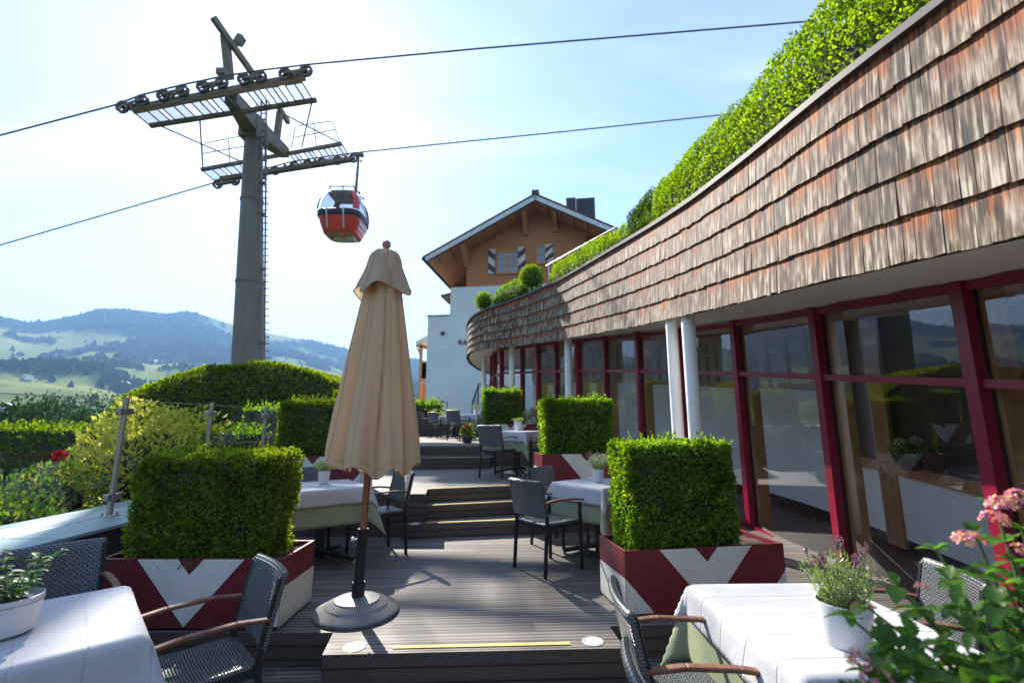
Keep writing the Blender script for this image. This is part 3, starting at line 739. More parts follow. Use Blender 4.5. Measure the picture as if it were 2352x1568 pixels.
# interior: floor, back wall with pine posts, curtained clerestory and pale panels
def inset(k, dist):
    p, d, nr = gn(k); return p - nr * dist, d, nr
b = MB(); rows = []
for k in range(0, 181, 4):
    p, d, nr = gn(k); q = p - nr * .05; q2 = p - nr * 3.3; rows.append([(q.x, q.y, flr(p.y) - .03), (q2.x, q2.y, flr(p.y) - .03)])
vs = [v for r in rows for v in r]; b.add(vs, [(2 * k, 2 * k + 1, 2 * k + 3, 2 * k + 2) for k in range(len(rows) - 1)]); rloc(b).build('interior_floor', M['int_floor'], rest)
BD = 1.35
walls = {'w': MB(), 'wood': MB(), 'cur': MB(), 'dark': MB(), 'yel': MB()}
bays = list(range(0, 141, 5))
for a in range(len(bays) - 1):
    i0, i1 = bays[a], bays[a + 1]
    q0, d0_, n0 = inset(i0, BD); q1, d1_, n1 = inset(i1, BD)
    y0 = GL[i0].y; y1 = GL[i1].y; d = (q1 - q0)
    if d.length < .05: continue
    nr = Vector((-d.y, d.x)).normalized(); n3 = (nr.x, nr.y, 0)
    def quad(bld, zl0, zh0, zl1, zh1, off=0, ta=0, tb=1):
        A = q0.lerp(q1, ta) + nr * off; B = q0.lerp(q1, tb) + nr * off
        bld.slab([(A.x, A.y, zl0 + (zl1 - zl0) * ta), (B.x, B.y, zl0 + (zl1 - zl0) * tb), (B.x, B.y, zh0 + (zh1 - zh0) * tb), (A.x, A.y, zh0 + (zh1 - zh0) * ta)], n3, .05)
    f0, f1 = flr(y0), flr(y1); h0, h1 = head(y0), head(y1); s0_, s1_ = tin(GL[i0]) - .12, tin(GL[i1]) - .12
    near = y1 < 6.3
    if not near:
        quad(walls['w'], f0 + .08, s0_ - .09, f1 + .08, s1_ - .09)
        quad(walls['dark'], f0 - .04, f0 + .08, f1 - .04, f1 + .08, .01)
        quad(walls['wood'], s0_ - .09, s0_, s1_ - .09, s1_, .02)
        quad(walls['cur'], s0_, h0 - .12, s1_, h1 - .12, -.03)
        quad(walls['wood'], h0 - .12, h0 + .1, h1 - .12, h1 + .1, .012)
        for tt in (.0, .5):
            quad(walls['wood'], s0_, h0, s1_, h1, .03, tt, tt + .10)
        quad(walls['yel'], h0 - .30, h0 - .27, h1 - .30, h1 - .27, .035, .12, .48)
        if a % 5 == 0: quad(walls['wood'], f0, s0_, f1, s1_, .045, .1, .30)
    else:
        quad(walls['w'], f0 + .10, f0 + .78, f1 + .10, f1 + .78, .03)
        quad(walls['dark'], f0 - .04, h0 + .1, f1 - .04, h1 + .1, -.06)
        quad(walls['wood'], f0 + .78, f0 + .90, f1 + .78, f1 + .90, .08)
        if a % 4 == 1: quad(walls['wood'], f0, h0, f1, h1, .06, .1, .36)
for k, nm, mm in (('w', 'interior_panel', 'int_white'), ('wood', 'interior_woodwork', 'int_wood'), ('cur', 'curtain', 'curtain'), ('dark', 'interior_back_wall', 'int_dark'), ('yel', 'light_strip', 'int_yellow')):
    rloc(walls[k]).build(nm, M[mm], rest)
# pine posts just inside the glass
for k in (20, 30, 40, 50, 60, 70, 80, 90, 100, 110):
    q, d, nr = inset(k, .15); b = MB(); Mx = Matrix(((d.x, nr.x, 0), (d.y, nr.y, 0), (0, 0, 1)))
    y = GL[k].y; b.box((q.x, q.y, (flr(y) + head(y)) / 2), (.11, .16, head(y) - flr(y) + .06), Mx); rloc(b); b.build('pine_post', M['int_wood'], rest, bevel=.006)
# closing walls so the room is not open to the sky behind
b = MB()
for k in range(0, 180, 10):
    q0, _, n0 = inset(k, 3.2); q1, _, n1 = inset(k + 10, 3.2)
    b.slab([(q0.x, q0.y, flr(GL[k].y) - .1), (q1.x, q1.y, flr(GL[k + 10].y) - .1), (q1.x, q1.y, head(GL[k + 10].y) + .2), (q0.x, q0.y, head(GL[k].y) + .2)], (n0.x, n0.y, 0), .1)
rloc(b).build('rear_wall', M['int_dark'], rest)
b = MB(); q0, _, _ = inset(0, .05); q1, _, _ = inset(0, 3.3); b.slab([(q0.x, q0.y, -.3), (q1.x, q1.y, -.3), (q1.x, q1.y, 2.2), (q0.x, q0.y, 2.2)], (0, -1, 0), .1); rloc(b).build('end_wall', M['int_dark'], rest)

# flower pot standing on the interior ledge
q, d, nr = inset(43, BD - .22)
t = empty('flower_pot', (q.x, q.y, flr(GL[43].y) + .90), 0, 'black pot of white hydrangeas on the ledge inside the glass', 'potted plant')
b = MB(); b.lathe([(.001, 0), (.06, 0), (.095, .06), (.09, .13), (.08, .13), (.08, .11), (.001, .11)]); b.build('pot', M['black'], t, True)
blob('foliage', (0, 0, .19), (.13, .13, .08), 160, .06, [M['garden'], M['hedge_core']], t, 5, core=False)
for k in range(4):
    a = k * 1.6; blob('flower_head', (.09 * math.cos(a), .09 * math.sin(a), .23 + .02 * k), (.045, .045, .04), 90, .022, [M['petal_white'], M['hedge_core']], t, 20 + k, core=False, wr=1)

# ------------------------------------------------------------------ planting on the roof
SIL = [(1094, 718), (1105, 688), (1116, 671), (1143, 664), (1159, 655), (1192, 643), (1255, 617), (1301, 592), (1356, 556), (1400, 540), (1438, 522), (1482, 465), (1531, 408), (1545, 386), (1594, 337), (1657, 259), (1732, 195), (1789, 109), (1845, 41), (1882, -5), (1990, -130)]
def roof_row(name, s0, s1, n, leaf, mats, label, cat, width=.5, inset_=.42, hmul=1.0, seed=1, hmin=.25, hh=None, wr=.6, depth=.08, droop=.2, fixed_group='clipped plants on the restaurant roof'):
    g = np.random.default_rng(seed)
    p, d, nr = fpos((s0 + s1) / 2); zb = soff(p.y) + fheight((s0 + s1) / 2)
    t = empty(name, (p.x - nr.x * inset_, p.y - nr.y * inset_, zb - .03), 0, label, cat, fixed_group)
    o = Vector(t.location)
    K = 40; ss = np.linspace(s0, s1, K); cx = []; hs = []
    for s in ss:
        p, d, nr = fpos(s); q = p - nr * inset_; z = soff(p.y) + fheight(s)
        if hh is None:
            lo, hi = z, z + 4
            for _ in range(30):
                m_ = (lo + hi) / 2; px, py = proj(q.x, q.y, m_)
                if py > interp(px, SIL): lo = m_
                else: hi = m_
            h = max(lo - z, hmin)
        else: h = hh(s)
        cx.append((q.x, q.y, z - .03, nr.x, nr.y)); hs.append(h * hmul)
    cx = np.array(cx); hs = np.array(hs)
    if hh is None: hs = np.convolve(np.pad(hs, 2, mode='edge'), np.ones(5) / 5, 'valid')
    u = g.random(n); uk = s0 + (s1 - s0) * u
    C = np.stack([np.interp(uk, ss, cx[:, j]) for j in range(5)], 1); Hh = np.interp(uk, ss, hs)
    end = np.minimum(1, np.minimum(u, 1 - u) * (s1 - s0) / .22 + .25); end = np.sqrt(np.clip(end, 0, 1))
    th = g.uniform(-.12, PI + .12, n)      # around the arch section, 0 = outward side
    wob = 1 + (fbm(uk * 3.1 + th, th * 2.2 + uk, seed, 3) - .45) * .38
    rad = wob - g.random(n) ** 2 * .28
    rad = rad * end
    oo = np.sign(np.cos(th)) * np.abs(np.cos(th)) ** .6 * width * rad; zz = np.maximum(np.sin(th), 0) ** .55 * Hh * rad
    zz = np.where(th < 0, g.random(n) * .1, zz)
    P = np.stack([C[:, 0] + C[:, 3] * oo, C[:, 1] + C[:, 4] * oo, C[:, 2] + zz + g.random(n) * .03], 1) - np.array(o)
    dn = np.stack([C[:, 3] * np.cos(th), C[:, 4] * np.cos(th), np.sin(th)], 1)
    D = dn * .6 + g.normal(size=(n, 3)) * .5 + np.array([0, 0, droop])
    core = MB(); rows = []
    for k in range(K):
        f = .72 * min(1, (min(k, K - 1 - k) + .6) / 3)
        rows.append([(cx[k, 0] + cx[k, 3] * a * width * f - o.x, cx[k, 1] + cx[k, 4] * a * width * f - o.y, cx[k, 2] + b_ * hs[k] * f - o.z) for a, b_ in ((1, 0), (.95, .6), (.5, .97), (-.5, .97), (-.95, .6), (-1, 0))])
    fs = []
    for k in range(K - 1):
        for j in range(6):
            j2 = (j + 1) % 6; fs.append((k * 6 + j, k * 6 + j2, (k + 1) * 6 + j2, (k + 1) * 6 + j))
    core.add([v for r in rows for v in r], fs)
    leaves('foliage', P, D, leaf * g.uniform(.55, 1.3, n), wr, mats, t, core, seed)
    return t
def s_at(y):
    return float(np.interp(y, [p.y for p in FASC], FS))
IV = [M['ivy'], M['hedge_core']]; IVD = [M['ivy_dark'], M['hedge_core']]
def s_px(x):
    return float(np.interp(-x, [-proj(p.x, p.y, soff(p.y) + 1)[0] for p in FASC if 2.0 < p.y < 12.4], [q for p, q in zip(FASC, FS) if 2.0 < p.y < 12.4]))
roof_row('roof_hedge', s_at(.9), s_px(1487), 46000, .031, IV, 'long shaggy bright green hedge above the nearest shingles', 'hedge', width=.30, inset_=.34, hmul=.80, seed=11)
roof_row('roof_hedge', s_px(1428), s_px(1252), 9000, .036, IV, 'bright green hedge under the thin white roof rail', 'hedge', width=.26, inset_=.30, hmul=.9, seed=12)
roof_row('roof_hedge', s_px(1194), s_px(1124), 4200, .034, IV, 'short clipped hedge on the far roof, left of the round bush', 'hedge', width=.24, inset_=.28, hmul=1.0, seed=13, hmin=.30)
roof_row('roof_shrub', s_px(1490), s_px(1430), 9500, .032, IVD, 'darker green shrub on the roof where the long hedge ends', 'shrub', width=.34, inset_=.38, hmul=.80, seed=14)
def roof_ball(px, py, r, n, s, label, inset_=.45, seed=1):
    p, d, nr = fpos(s); q = p - nr * inset_; z = soff(p.y) + fheight(s)
    c = at_y(px, py, q.y)
    t = empty('roof_shrub', (c.x, c.y, z - .03), 0, label, 'shrub', 'clipped plants on the restaurant roof')
    b = MB(); b.tube([(0, 0, 0), (.01, 0, max(c.z - z, .12))], .03, 6); b.build('stem', M['bark'], t)
    blob('foliage', (0, 0, c.z - z + .03), (r, r, r * 1.02), n, .036, IV, t, seed, lump=.10, fill=.2)
roof_ball(1221, 637, .30, 3600, s_px(1221), 'round clipped bush in front of the chalet window', .36, 31)
roof_ball(1112, 692, .24, 1700, s_px(1112), 'small rounded bush at the far tip of the roof', .34, 32)
def tuft(s, inset_, n, h, label, seed):
    g = np.random.default_rng(seed); p, d, nr = fpos(s); q = p - nr * inset_; z = soff(p.y) + fheight(s)
    t = empty('feathery_plant', (q.x, q.y, z - .03), 0, label, 'plant', 'feathery plants along the roof edge')
    P = []; D = []
    for k in range(26):
        a = g.uniform(0, 2 * PI); tip = np.array([d.x * g.normal() * .22 + nr.x * g.normal() * .1, d.y * g.normal() * .22 + nr.y * g.normal() * .1, h * g.uniform(.6, 1.1)])
        m = n // 26; f = g.uniform(.1, 1, m)[:, None]; P.append(tip * f + g.normal(size=(m, 3)) * .012); D.append(tip / np.linalg.norm(tip) * .8 + g.normal(size=(m, 3)) * .5)
    leaves('foliage', np.vstack(P), np.vstack(D), .05 * g.uniform(.6, 1.3, 26 * (n // 26)), .16, [M['feather']], t, None, seed)
tuft(s_px(1475), .17, 2600, .36, 'pale feathery plant at the roof edge below the dark shrub', 41)
tuft(s_px(1370), .16, 2000, .30, 'pale feathery plant at the roof edge under the thin rail', 42)
tuft(s_px(1680), .17, 1600, .22, 'pale feathery plant peeking out under the long roof hedge', 43)
# thin rail on the roof
a = at_y(1255, 610, 11.2); c = at_y(1418, 520, 8.9)
t = empty('roof_rail', a, 0, 'thin pale safety rail running over the roof planting', 'railing')
b = MB(); b.tube([(0, 0, 0), c - a], .014, 8); b.build('rail', M['steel'], t, True)
for f in (.04, .5, .96):
    b = MB(); q = (c - a) * f; b.tube([q, q - Vector((0, 0, .75))], .016, 6); b.build('post', M['alum'], t)
# ================================================================== cable-car tower, ropes, cabin
YN, YP, YF = 15.2, 17.9, 20.6
PB = at_y(569, 838, YP); PT = at_y(583, 300, YP)
py0 = -6.0
pyl = empty('cable_car_tower', (PB.x - .02, YP, py0), 0, 'tall grey steel cable car tower with sheave beams and catwalks', 'cable car tower')
o = Vector(pyl.location)
def up_z(y): return at_y(576, y, YP).z
b = MB(); dx = PT.x - PB.x; zb, zt = PB.z, PT.z
prof = [(-6.0, .66), (zb, .575), (zb + (zt - zb) * .5, .46), (zt - .2, .345), (zt, .34)]
pts = [Vector((PB.x + dx * (z - zb) / (zt - zb), YP, z)) - o for z, r in prof]
b.tube(pts, [r for z, r in prof], 40)
shaft = b.build('tower_shaft', M['pylon_steel'], pyl, True)
b = MB()
for z in (zb + (zt - zb) * .33, zb + (zt - zb) * .68):
    q = Vector((PB.x + dx * (z - zb) / (zt - zb), YP, z)) - o; r = .575 - .235 * (z - zb) / (zt - zb); b.lathe([(r + .0, -.05), (r + .03, -.05), (r + .03, .05), (r, .05)], q, 40)
b.build('flange', M['pylon_steel'], shaft)
# head: two tapering box arms, one towards us, one away
HN = at_y(530, 222, YN + .25); HC = at_y(584, 296, YP); HF = at_y(655, 352, YF - .3)
HC.z = max(HC.z, zt - .1)
def tbox(bld, p, q, w0, h0, w1, h1):
    p = Vector(p); q = Vector(q); d = (q - p).normalized(); sd = d.cross(Vector((0, 0, 1))).normalized(); u = sd.cross(d); vs = []
    for e, w, h in ((p, w0, h0), (q, w1, h1)):
        for i, j in ((-1, -1), (1, -1), (1, 1), (-1, 1)): vs.append(e + sd * (i * w / 2) + u * (j * h / 2))
    bld.add(vs, [(3, 2, 1, 0), (4, 5, 6, 7), (0, 1, 5, 4), (1, 2, 6, 5), (2, 3, 7, 6), (3, 0, 4, 7)])
for a_, nm in ((HN, 'cross_arm'), (HF, 'cross_arm')):
    b = MB(); tbox(b, HC - o, a_ - o, .74, .78, .42, .46); b.build(nm, M['pylon_brown'], pyl, bevel=.02)
b = MB(); b.box(HC - o + Vector((0, 0, -.1)), (.80, .95, 1.0)); b.build('tower_head', M['pylon_brown'], pyl, bevel=.04)
b = MB(); q = at_y(562, 272, YP - 1.0) - o; b.box(q + Vector((0, -.02, 0)), (.18, .05, .24)); b.build('hatch', M['gasket'], pyl)
# sheave assemblies
def battery(pix, Y, r, px_beam0, px_beam1, below, name='sheave_assembly'):
    t = MB(); a = at_y(*px_beam0, Y) - o; c = at_y(*px_beam1, Y) - o
    for dy in (-.10, .10): t.bar(a + Vector((0, dy, 0)), c + Vector((0, dy, 0)), .04, .20)
    be = t.build(name, M['pylon_brown'], pyl, bevel=.01)
    W = [at_y(x, y, Y - (0 if below else .17)) - o for x, y in pix]
    for i in range(0, len(W) - 1, 2):
        rk = MB(); p, q = W[i], W[i + 1]; m = (p + q) / 2
        for dy in (-.07, .07): rk.bar(p + Vector((0, dy, 0)), q + Vector((0, dy, 0)), .03, .11)
        rk.bar(m, m + Vector((0, 0, -.18 if not below else .2)), .10, .12, (0, 1, 0)); rk.build('rocker', M['pylon_brown'], be, bevel=.008)
    RX = Matrix.Rotation(R(90), 3, 'X')
    for p in W:
        w = MB(); w.lathe([(r * .62, -.035), (r * .9, -.05), (r, -.05), (r * .95, 0), (r, .05), (r * .9, .05), (r * .62, .035), (r * .62, -.035)], p, 26, RX)
        w.lathe([(.001, -.07), (r * .26, -.07), (r * .26, .07), (.001, .07)], p, 14, RX)
        for k in range(5):
            an = 2 * PI * k / 5; w.bar(p + Vector((math.cos(an) * r * .2, 0, math.sin(an) * r * .2)), p + Vector((math.cos(an) * r * .68, 0, math.sin(an) * r * .68)), .04, .035, (0, 1, 0))
        w.build('sheave', M['sheave'], be, True)
    return be
battery([(282, 246), (326, 231.5), (375, 219), (419, 208.5), (466, 199), (509, 190), (560, 182), (598, 176), (655, 170), (703, 163)], YN, .24, (302, 253), (700, 176), False)
battery([(500, 423.6), (540, 416), (570, 410), (603, 400), (632, 392), (676, 381), (707, 377.5), (740, 373), (775, 369), (812, 363.5)], YF, .23, (507, 412), (806, 366), True)
# catwalks
def catwalk(p0, p1, Y, side, fr, railing):
    a = at_y(*p0, Y) - o; c = at_y(*p1, Y) - o; d = (c - a).normalized()
    b = MB(); b.bar(a, c, .13, .16); cw = b.build('catwalk', M['pylon_brown'], pyl, bevel=.01)
    L_ = (c - a).length; sy = Vector((0, side, 0))
    for f0, f1 in fr:
        A = a + (c - a) * f0; B = a + (c - a) * f1; b = MB()
        for q in (A, A.lerp(B, .55), B): b.bar(q + sy * .05, q + sy * .95, .035, .035)
        for e in (.06, .95): b.bar(A + sy * e, B + sy * e, .035, .035)
        gf = b.build('foot_grating', M['pylon_brown'], cw)
        g = MB(); g.slab([A + sy * .08, B + sy * .08, B + sy * .94, A + sy * .94], (0, 0, 1), .012); g.build('grating_mesh', M['mesh_grate'], gf)
    for pts in railing:
        b = MB(); b.tube([at_y(x, y, Y) - o for x, y in pts], .022, 6); b.build('handrail', M['pylon_steel'], cw)
    return cw
m_, nt_, out_ = newmat('open_grating'); M['mesh_grate'] = m_
tr_ = N(nt_, 'ShaderNodeBsdfTransparent'); df_ = N(nt_, 'ShaderNodeBsdfDiffuse'); df_.inputs[0].default_value = (.25, .24, .22, 1)
wv = N(nt_, 'ShaderNodeTexChecker', Scale=60.0); L(nt_, coords(nt_), wv.inputs['Vector'])
ms_ = N(nt_, 'ShaderNodeMixShader'); L(nt_, mathn(nt_, 'MULTIPLY', wv.outputs['Fac'], .45), ms_.inputs[0]); L(nt_, tr_.outputs[0], ms_.inputs[1]); L(nt_, df_.outputs[0], ms_.inputs[2]); L(nt_, ms_.outputs[0], out_.inputs[0])
catwalk((345, 289), (727, 230), YN + .7, -1, [(.0, .13), (.16, .28), (.33, .42), (.45, .54), (.66, .73), (.77, .84), (.88, .98)], [])
catwalk((462, 390), (785, 330), YF - .5, 1, [(.0, .12), (.15, .26), (.28, .34), (.62, .68), (.72, .78), (.82, .9), (.93, 1.0)],
        [[(466, 387), (464, 334), (472, 329), (562, 311)], [(466, 353), (560, 336)], [(525, 322), (528, 372)], [(670, 340), (678, 292), (686, 289), (760, 279), (765, 281), (781, 330)], [(676, 316), (770, 298)], [(721, 286), (727, 338)]])
# tie rods between the two catwalks
for (x0, y0, Y0, x1, y1, Y1) in ((459, 275, YN + .7, 466, 388, YF - .5), (370, 290, YN + .7, 556, 372, YF - .5), (716, 236, YN + .7, 693, 339, YF - .5), (655, 264, YN + 1, 776, 326, YF - .5)):
    b = MB(); b.tube([at_y(x0, y0, Y0) - o, at_y(x1, y1, Y1) - o], .028, 6); b.build('tie_rod', M['pylon_brown'], pyl)
# lifting davits above the arms
b = MB(); b.bar(at_y(489, 40, YN - .6) - o, at_y(586, 178, YN + 1.2) - o, .16, .24); b.bar(at_y(517, 84, YN + .1) - o, at_y(527, 180, YN + .3) - o, .26, .26, (0, 1, 0)); b.build('lifting_davit', M['pylon_brown'], pyl, bevel=.012)
b = MB(); b.bar(at_y(640, 246, YF - 1.2) - o, at_y(662, 281, YF) - o, .18, .24); b.bar(at_y(643, 258, YF - .9) - o, at_y(635, 322, YF - .7) - o, .24, .24, (0, 1, 0)); b.build('lifting_davit', M['pylon_brown'], pyl, bevel=.012)
b = MB(); q = at_y(551, 93, YN + .5) - o; b.box(q, (.22, .3, .36), Matrix.Rotation(R(25), 3, 'Y')); b.tube([q + Vector((-.2, 0, .16)), q + Vector((-.12, 0, -.15))], .02, 6); b.bar(q, q + Vector((-.1, 0, -.3)), .05, .05); b.build('wind_sensor_box', M['pylon_steel'], pyl, bevel=.02)
b = MB(); q = at_y(511, 168, YN) - o; b.box(q, (.34, .3, .24)); b.build('junction_box', M['pylon_steel'], pyl, bevel=.02)
# ladder
b = MB(); la = [(at_y(613.5, y, YP - .1) - o) for y in (838, 230)]
la[1].x = (at_y(606, 230, YP - .1) - o).x
for dx_ in (-.11, .11): b.bar(la[0] + Vector((dx_, 0, -2.5)), la[1] + Vector((dx_, 0, 0)), .05, .05)
Lz = la[1].z - la[0].z
for k in range(int(Lz / .28)):
    q = la[0].lerp(la[1], k * .28 / Lz); b.bar(q + Vector((-.11, 0, 0)), q + Vector((.11, 0, 0)), .035, .035)
b.build('ladder', M['pylon_steel'], pyl)
b = MB()
for y in (786, 618, 492, 420):
    q = at_y(603, y, YP - .1) - o; b.box(q, (.22, .12, .10))
b.build('ladder_bracket', M['pylon_steel'], pyl)
b = MB()
for k in range(9):
    q = la[0].lerp(la[1], .58 + .045 * k)
    b.tube([q + Vector((-.16, 0, 0)), q + Vector((-.22, -.4, 0)), q + Vector((0, -.6, 0)), q + Vector((.22, -.4, 0)), q + Vector((.16, 0, 0))], .013, 5)
for dx_, dy_ in ((-.22, -.4), (0, -.6), (.22, -.4)): b.tube([la[0].lerp(la[1], .58) + Vector((dx_, dy_, 0)), la[0].lerp(la[1], .94) + Vector((dx_, dy_, 0))], .013, 5)
b.build('ladder_cage', M['pylon_steel'], pyl)
# haul ropes (long, sagging beyond the frame)
def rope(name, pix, Y, label, ext):
    P = [at_y(x, y, Y) for x, y in pix]
    lft = P[0] + (P[0] - P[1]).normalized() * ext; rgt = P[-1] + (P[-1] - P[-2]).normalized() * ext
    P = [lft] + P + [rgt]; oo = P[len(P) // 2].copy()
    b = MB(); b.tube([q - oo for q in P], .030, 8)
    tag(b.build(name, M['rope'], None, True, loc=oo), label, 'cable', 'ropes of the cable car')
rope('haul_rope', [(0, 311), (262, 242), (326, 218), (419, 195), (509, 176), (598, 162), (703, 149), (1100, 112), (1840, 51)], YN - .17, 'upper steel rope, running over the near sheaves up to the roof hedge', 60)
rope('haul_rope', [(0, 563), (478, 424), (540, 405), (603, 389), (676, 370), (740, 361), (815, 351), (1300, 302), (1650, 265)], YF, 'lower steel rope, the one that carries the red cabin', 60)
# cabin
GC = at_y(800, 535, YF - .15)
gx = at_y(823, 358, YF).x
GS_ = 1.13
cab = empty('gondola_cabin', (at_y(792, 500, YF).x, YF - .1, at_y(792, 538, YF - .8).z), 0, 'red and black cable car cabin with tinted windows hanging from the lower rope', 'cable car cabin')
cab.scale = (.97, .97, GS_)
def ring(hx, hy, z, n=48, e=4.0):
    out = []
    for k in range(n):
        t = 2 * PI * k / n; c_, s_ = math.cos(t), math.sin(t)
        out.append((hx * np.sign(c_) * abs(c_) ** (2 / e), hy * np.sign(s_) * abs(s_) ** (2 / e), z))
    return out
M['cab_ceiling'] = mat('cabin_ceiling', (.46, .41, .36), .5)
def loft(b, rings, capb=False, capt=False, mi=0):
    n = len(rings[0]); vs = [v for r in rings for v in r]; fs = []
    for i in range(len(rings) - 1):
        for k in range(n): fs.append((i * n + k, i * n + (k + 1) % n, (i + 1) * n + (k + 1) % n, (i + 1) * n + k))
    if capb: fs.append(tuple(range(n))[::-1])
    if capt: fs.append(tuple((len(rings) - 1) * n + k for k in range(n)))
    b.add(vs, fs, mi)
S = 1.0
b = MB(); loft(b, [ring(.70, .70, .13), ring(.78, .78, .16), ring(.95, .95, .55), ring(1.00, 1.0, .78)]); b.build('lower_shell', M['gond_red'], cab, True)
b = MB(); loft(b, [ring(.60, .60, .10), ring(.71, .71, .135)], True); ub = b.build('underside', M['gond_under'], cab, True)
b = MB()
for sx in (-1, 1):
    for k in range(5): b.box((sx * .42, -.12 + k * .06, .094), (.16, .03, .02))
b.build('vent', M['gond_dark'], ub)
b = MB(); loft(b, [ring(1.0, 1.0, .76), ring(1.06, 1.06, .79), ring(1.07, 1.07, .99), ring(1.0, 1.0, 1.03)]); b.build('bumper_band', M['gond_dark'], cab, True)
gp = [(1.0, 1.02), (.985, 1.25), (.93, 1.5), (.82, 1.75), (.68, 1.93)]
b = MB(); loft(b, [ring(h * .985, h * .985, z) for h, z in gp]); b.build('window_glass', M['cab_glass'], cab, True)
def hx_at(z): return float(np.interp(z, [q[1] for q in gp], [q[0] for q in gp]))
for sx, sy in ((1, -1), (1, 1), (-1, 1), (-1, -1)):
    b = MB()
    vs = []; n = 9
    for k in range(n):
        z = 1.02 + (1.95 - 1.02) * k / (n - 1); h = hx_at(z) + .006; w = .10 if sx > 0 or sy > 0 else .035
        c_ = h * .86
        vs += [(sx * h, sy * (c_ - w), z), (sx * c_ * 1.06, sy * c_ * 1.06, z), (sx * (c_ - w), sy * h, z)]
    fs = []
    for k in range(n - 1):
        for j in range(2): fs.append((k * 3 + j, k * 3 + j + 1, (k + 1) * 3 + j + 1, (k + 1) * 3 + j))
    b.add(vs, fs); b.build('corner_pillar', M['gond_red'] if sx > 0 else M['gond_dark'], cab, True)
b = MB(); loft(b, [ring(.70, .70, 1.91), ring(.66, .66, 1.97), ring(.5, .5, 2.02), ring(.1, .1, 2.03)], False, True); b.build('roof_shell', M['cab_ceiling'], cab, True)
b = MB()
for y in (-.55, .55): b.tube([(-.6, y, 2.02), (-.6, y, 2.17), (.6, y, 2.17), (.6, y, 2.02)], .022, 6)
for x in (-.6, 0, .6): b.tube([(x, -.55, 2.17), (x, .55, 2.17)], .02, 6)
b.build('roof_rack', M['gond_dark'], cab)
b = MB(); b.box((-.25, 0, 2.08), (.35, .5, .12)); b.box((.2, .1, 2.07), (.3, .4, .1)); b.tube([(-.05, -.2, 2.0), (-.05, -.2, 2.42)], .012, 5); b.build('roof_gear', M['finial'], cab, bevel=.02)
for y in (-.35, .25):
    b = MB(); b.box((.80, y, 1.98), (.08, .1, .05)); b.build('door_guide', M['gond_dark'], cab)
for x in (-.42, .36):
    b = MB(); b.bar((x, -.86, .22), (x, -1.09, .85), .075, .03, (0, 1, 0)); b.bar((x, -1.085, .80), (x, -1.085, 1.03), .075, .03, (0, 1, 0)); b.build('ski_rack', M['alum'], cab, bevel=.008)
b = MB()
for y in (-.28, .30): b.box((y + .12, 0, .05), (.36, .5, .08))
b.build('floor_skid', M['alum'], cab, bevel=.01)
b = MB(); b.box((0, 0, 1.05), (1.5, 1.5, .03)); b.box((-.1, .78, 1.18), (1.2, .08, .34)); b.box((0.1, -.55, 1.12), (.3, .1, .16)); b.build('seat_row', M['pylon_steel'], cab, bevel=.02)
b = MB(); hx0 = (gx - cab.location.x) / .97; ztop = (at_y(823, 356, YF).z - cab.location.z) / GS_
b.bar((.40, 0, 2.0), (hx0, .08, 2.25), .12, .14); b.tube([(hx0, .08, 2.2), (hx0 + .02, .1, ztop - .25), (hx0 + .02, .1, ztop)], [.07, .055, .05], 10); b.build('hanger_arm', M['pylon_brown'], cab, True)
b = MB(); b.box((hx0 + .02, .1, ztop + .02), (.46, .18, .16)); b.box((hx0 + .22, .05, ztop - .05), (.12, .2, .1)); b.tube([(hx0 + .2, -.02, ztop), (hx0 + .2, -.02, ztop - .35)], .02, 6); b.box((hx0 + .2, -.02, ztop - .36), (.08, .08, .08)); b.build('rope_grip', M['pylon_steel'], cab, bevel=.02)
b = MB()
rg = random.Random(2)
for r_ in range(2):
    y = -.55
    while y < (.55 if r_ == 0 else .2):
        w = rg.uniform(.05, .1); z = .60 - r_ * .17; z0 = z - .10
        x0 = .79 + (z0 - .16) / .39 * .17 + .012; x1 = .79 + (z - .16) / .39 * .17 + .012
        b.add([(x0, y, z0), (x0, y + w, z0), (x1, y + w, z), (x1, y, z), (x0 + .004, y, z0), (x0 + .004, y + w, z0), (x1 + .004, y + w, z), (x1 + .004, y, z)], [(0, 1, 2, 3), (4, 5, 6, 7), (0, 1, 5, 4), (2, 3, 7, 6), (0, 3, 7, 4), (1, 2, 6, 5)]); y += w + .02
b.build('lettering', M['alum'], cab)

# ================================================================== chalet behind
YAW = R(-8)
U = Vector((math.cos(YAW), math.sin(YAW), 0)); V = Vector((-math.sin(YAW), math.cos(YAW), 0)); Z = Vector((0, 0, 1))
EL = at_y(975, 590, 21.5)                          # left verge tip on the front roof edge
def on_front(x, y, back=0.0): return at_plane(x, y, EL + V * back, V)
OV = 1.35
RD = on_front(1229, 447); ER = on_front(1394.5, 524)
WL = on_front(1071, 640, OV).x
house = empty('chalet_house', (EL + V * OV).xyz * 1.0, YAW, 'white chalet with larch clad gable, red trimmed roof and striped shutters', 'house')
house.location = Vector((on_front(1071, 660, OV).x, on_front(1071, 660, OV).y, 0))
HO = Vector(house.location)
def hl(p): q = Vector(p) - HO; return Vector((q.dot(U), q.dot(V), q.z))   # to house space
el, rd, er = hl(EL), hl(RD), hl(ER)
sl = (rd.z - el.z) / (rd.x - el.x); W_ = 2 * (rd.x - el.x)
er = Vector((rd.x + (rd.x - el.x), el.y, el.z))
wl, wr = 0.0, hl(on_front(1346, 560, OV)).x
zc = hl(on_front(1071, 659, OV)).z; DEP = 9.0
def roofz(x): return rd.z - abs(x - rd.x) * sl
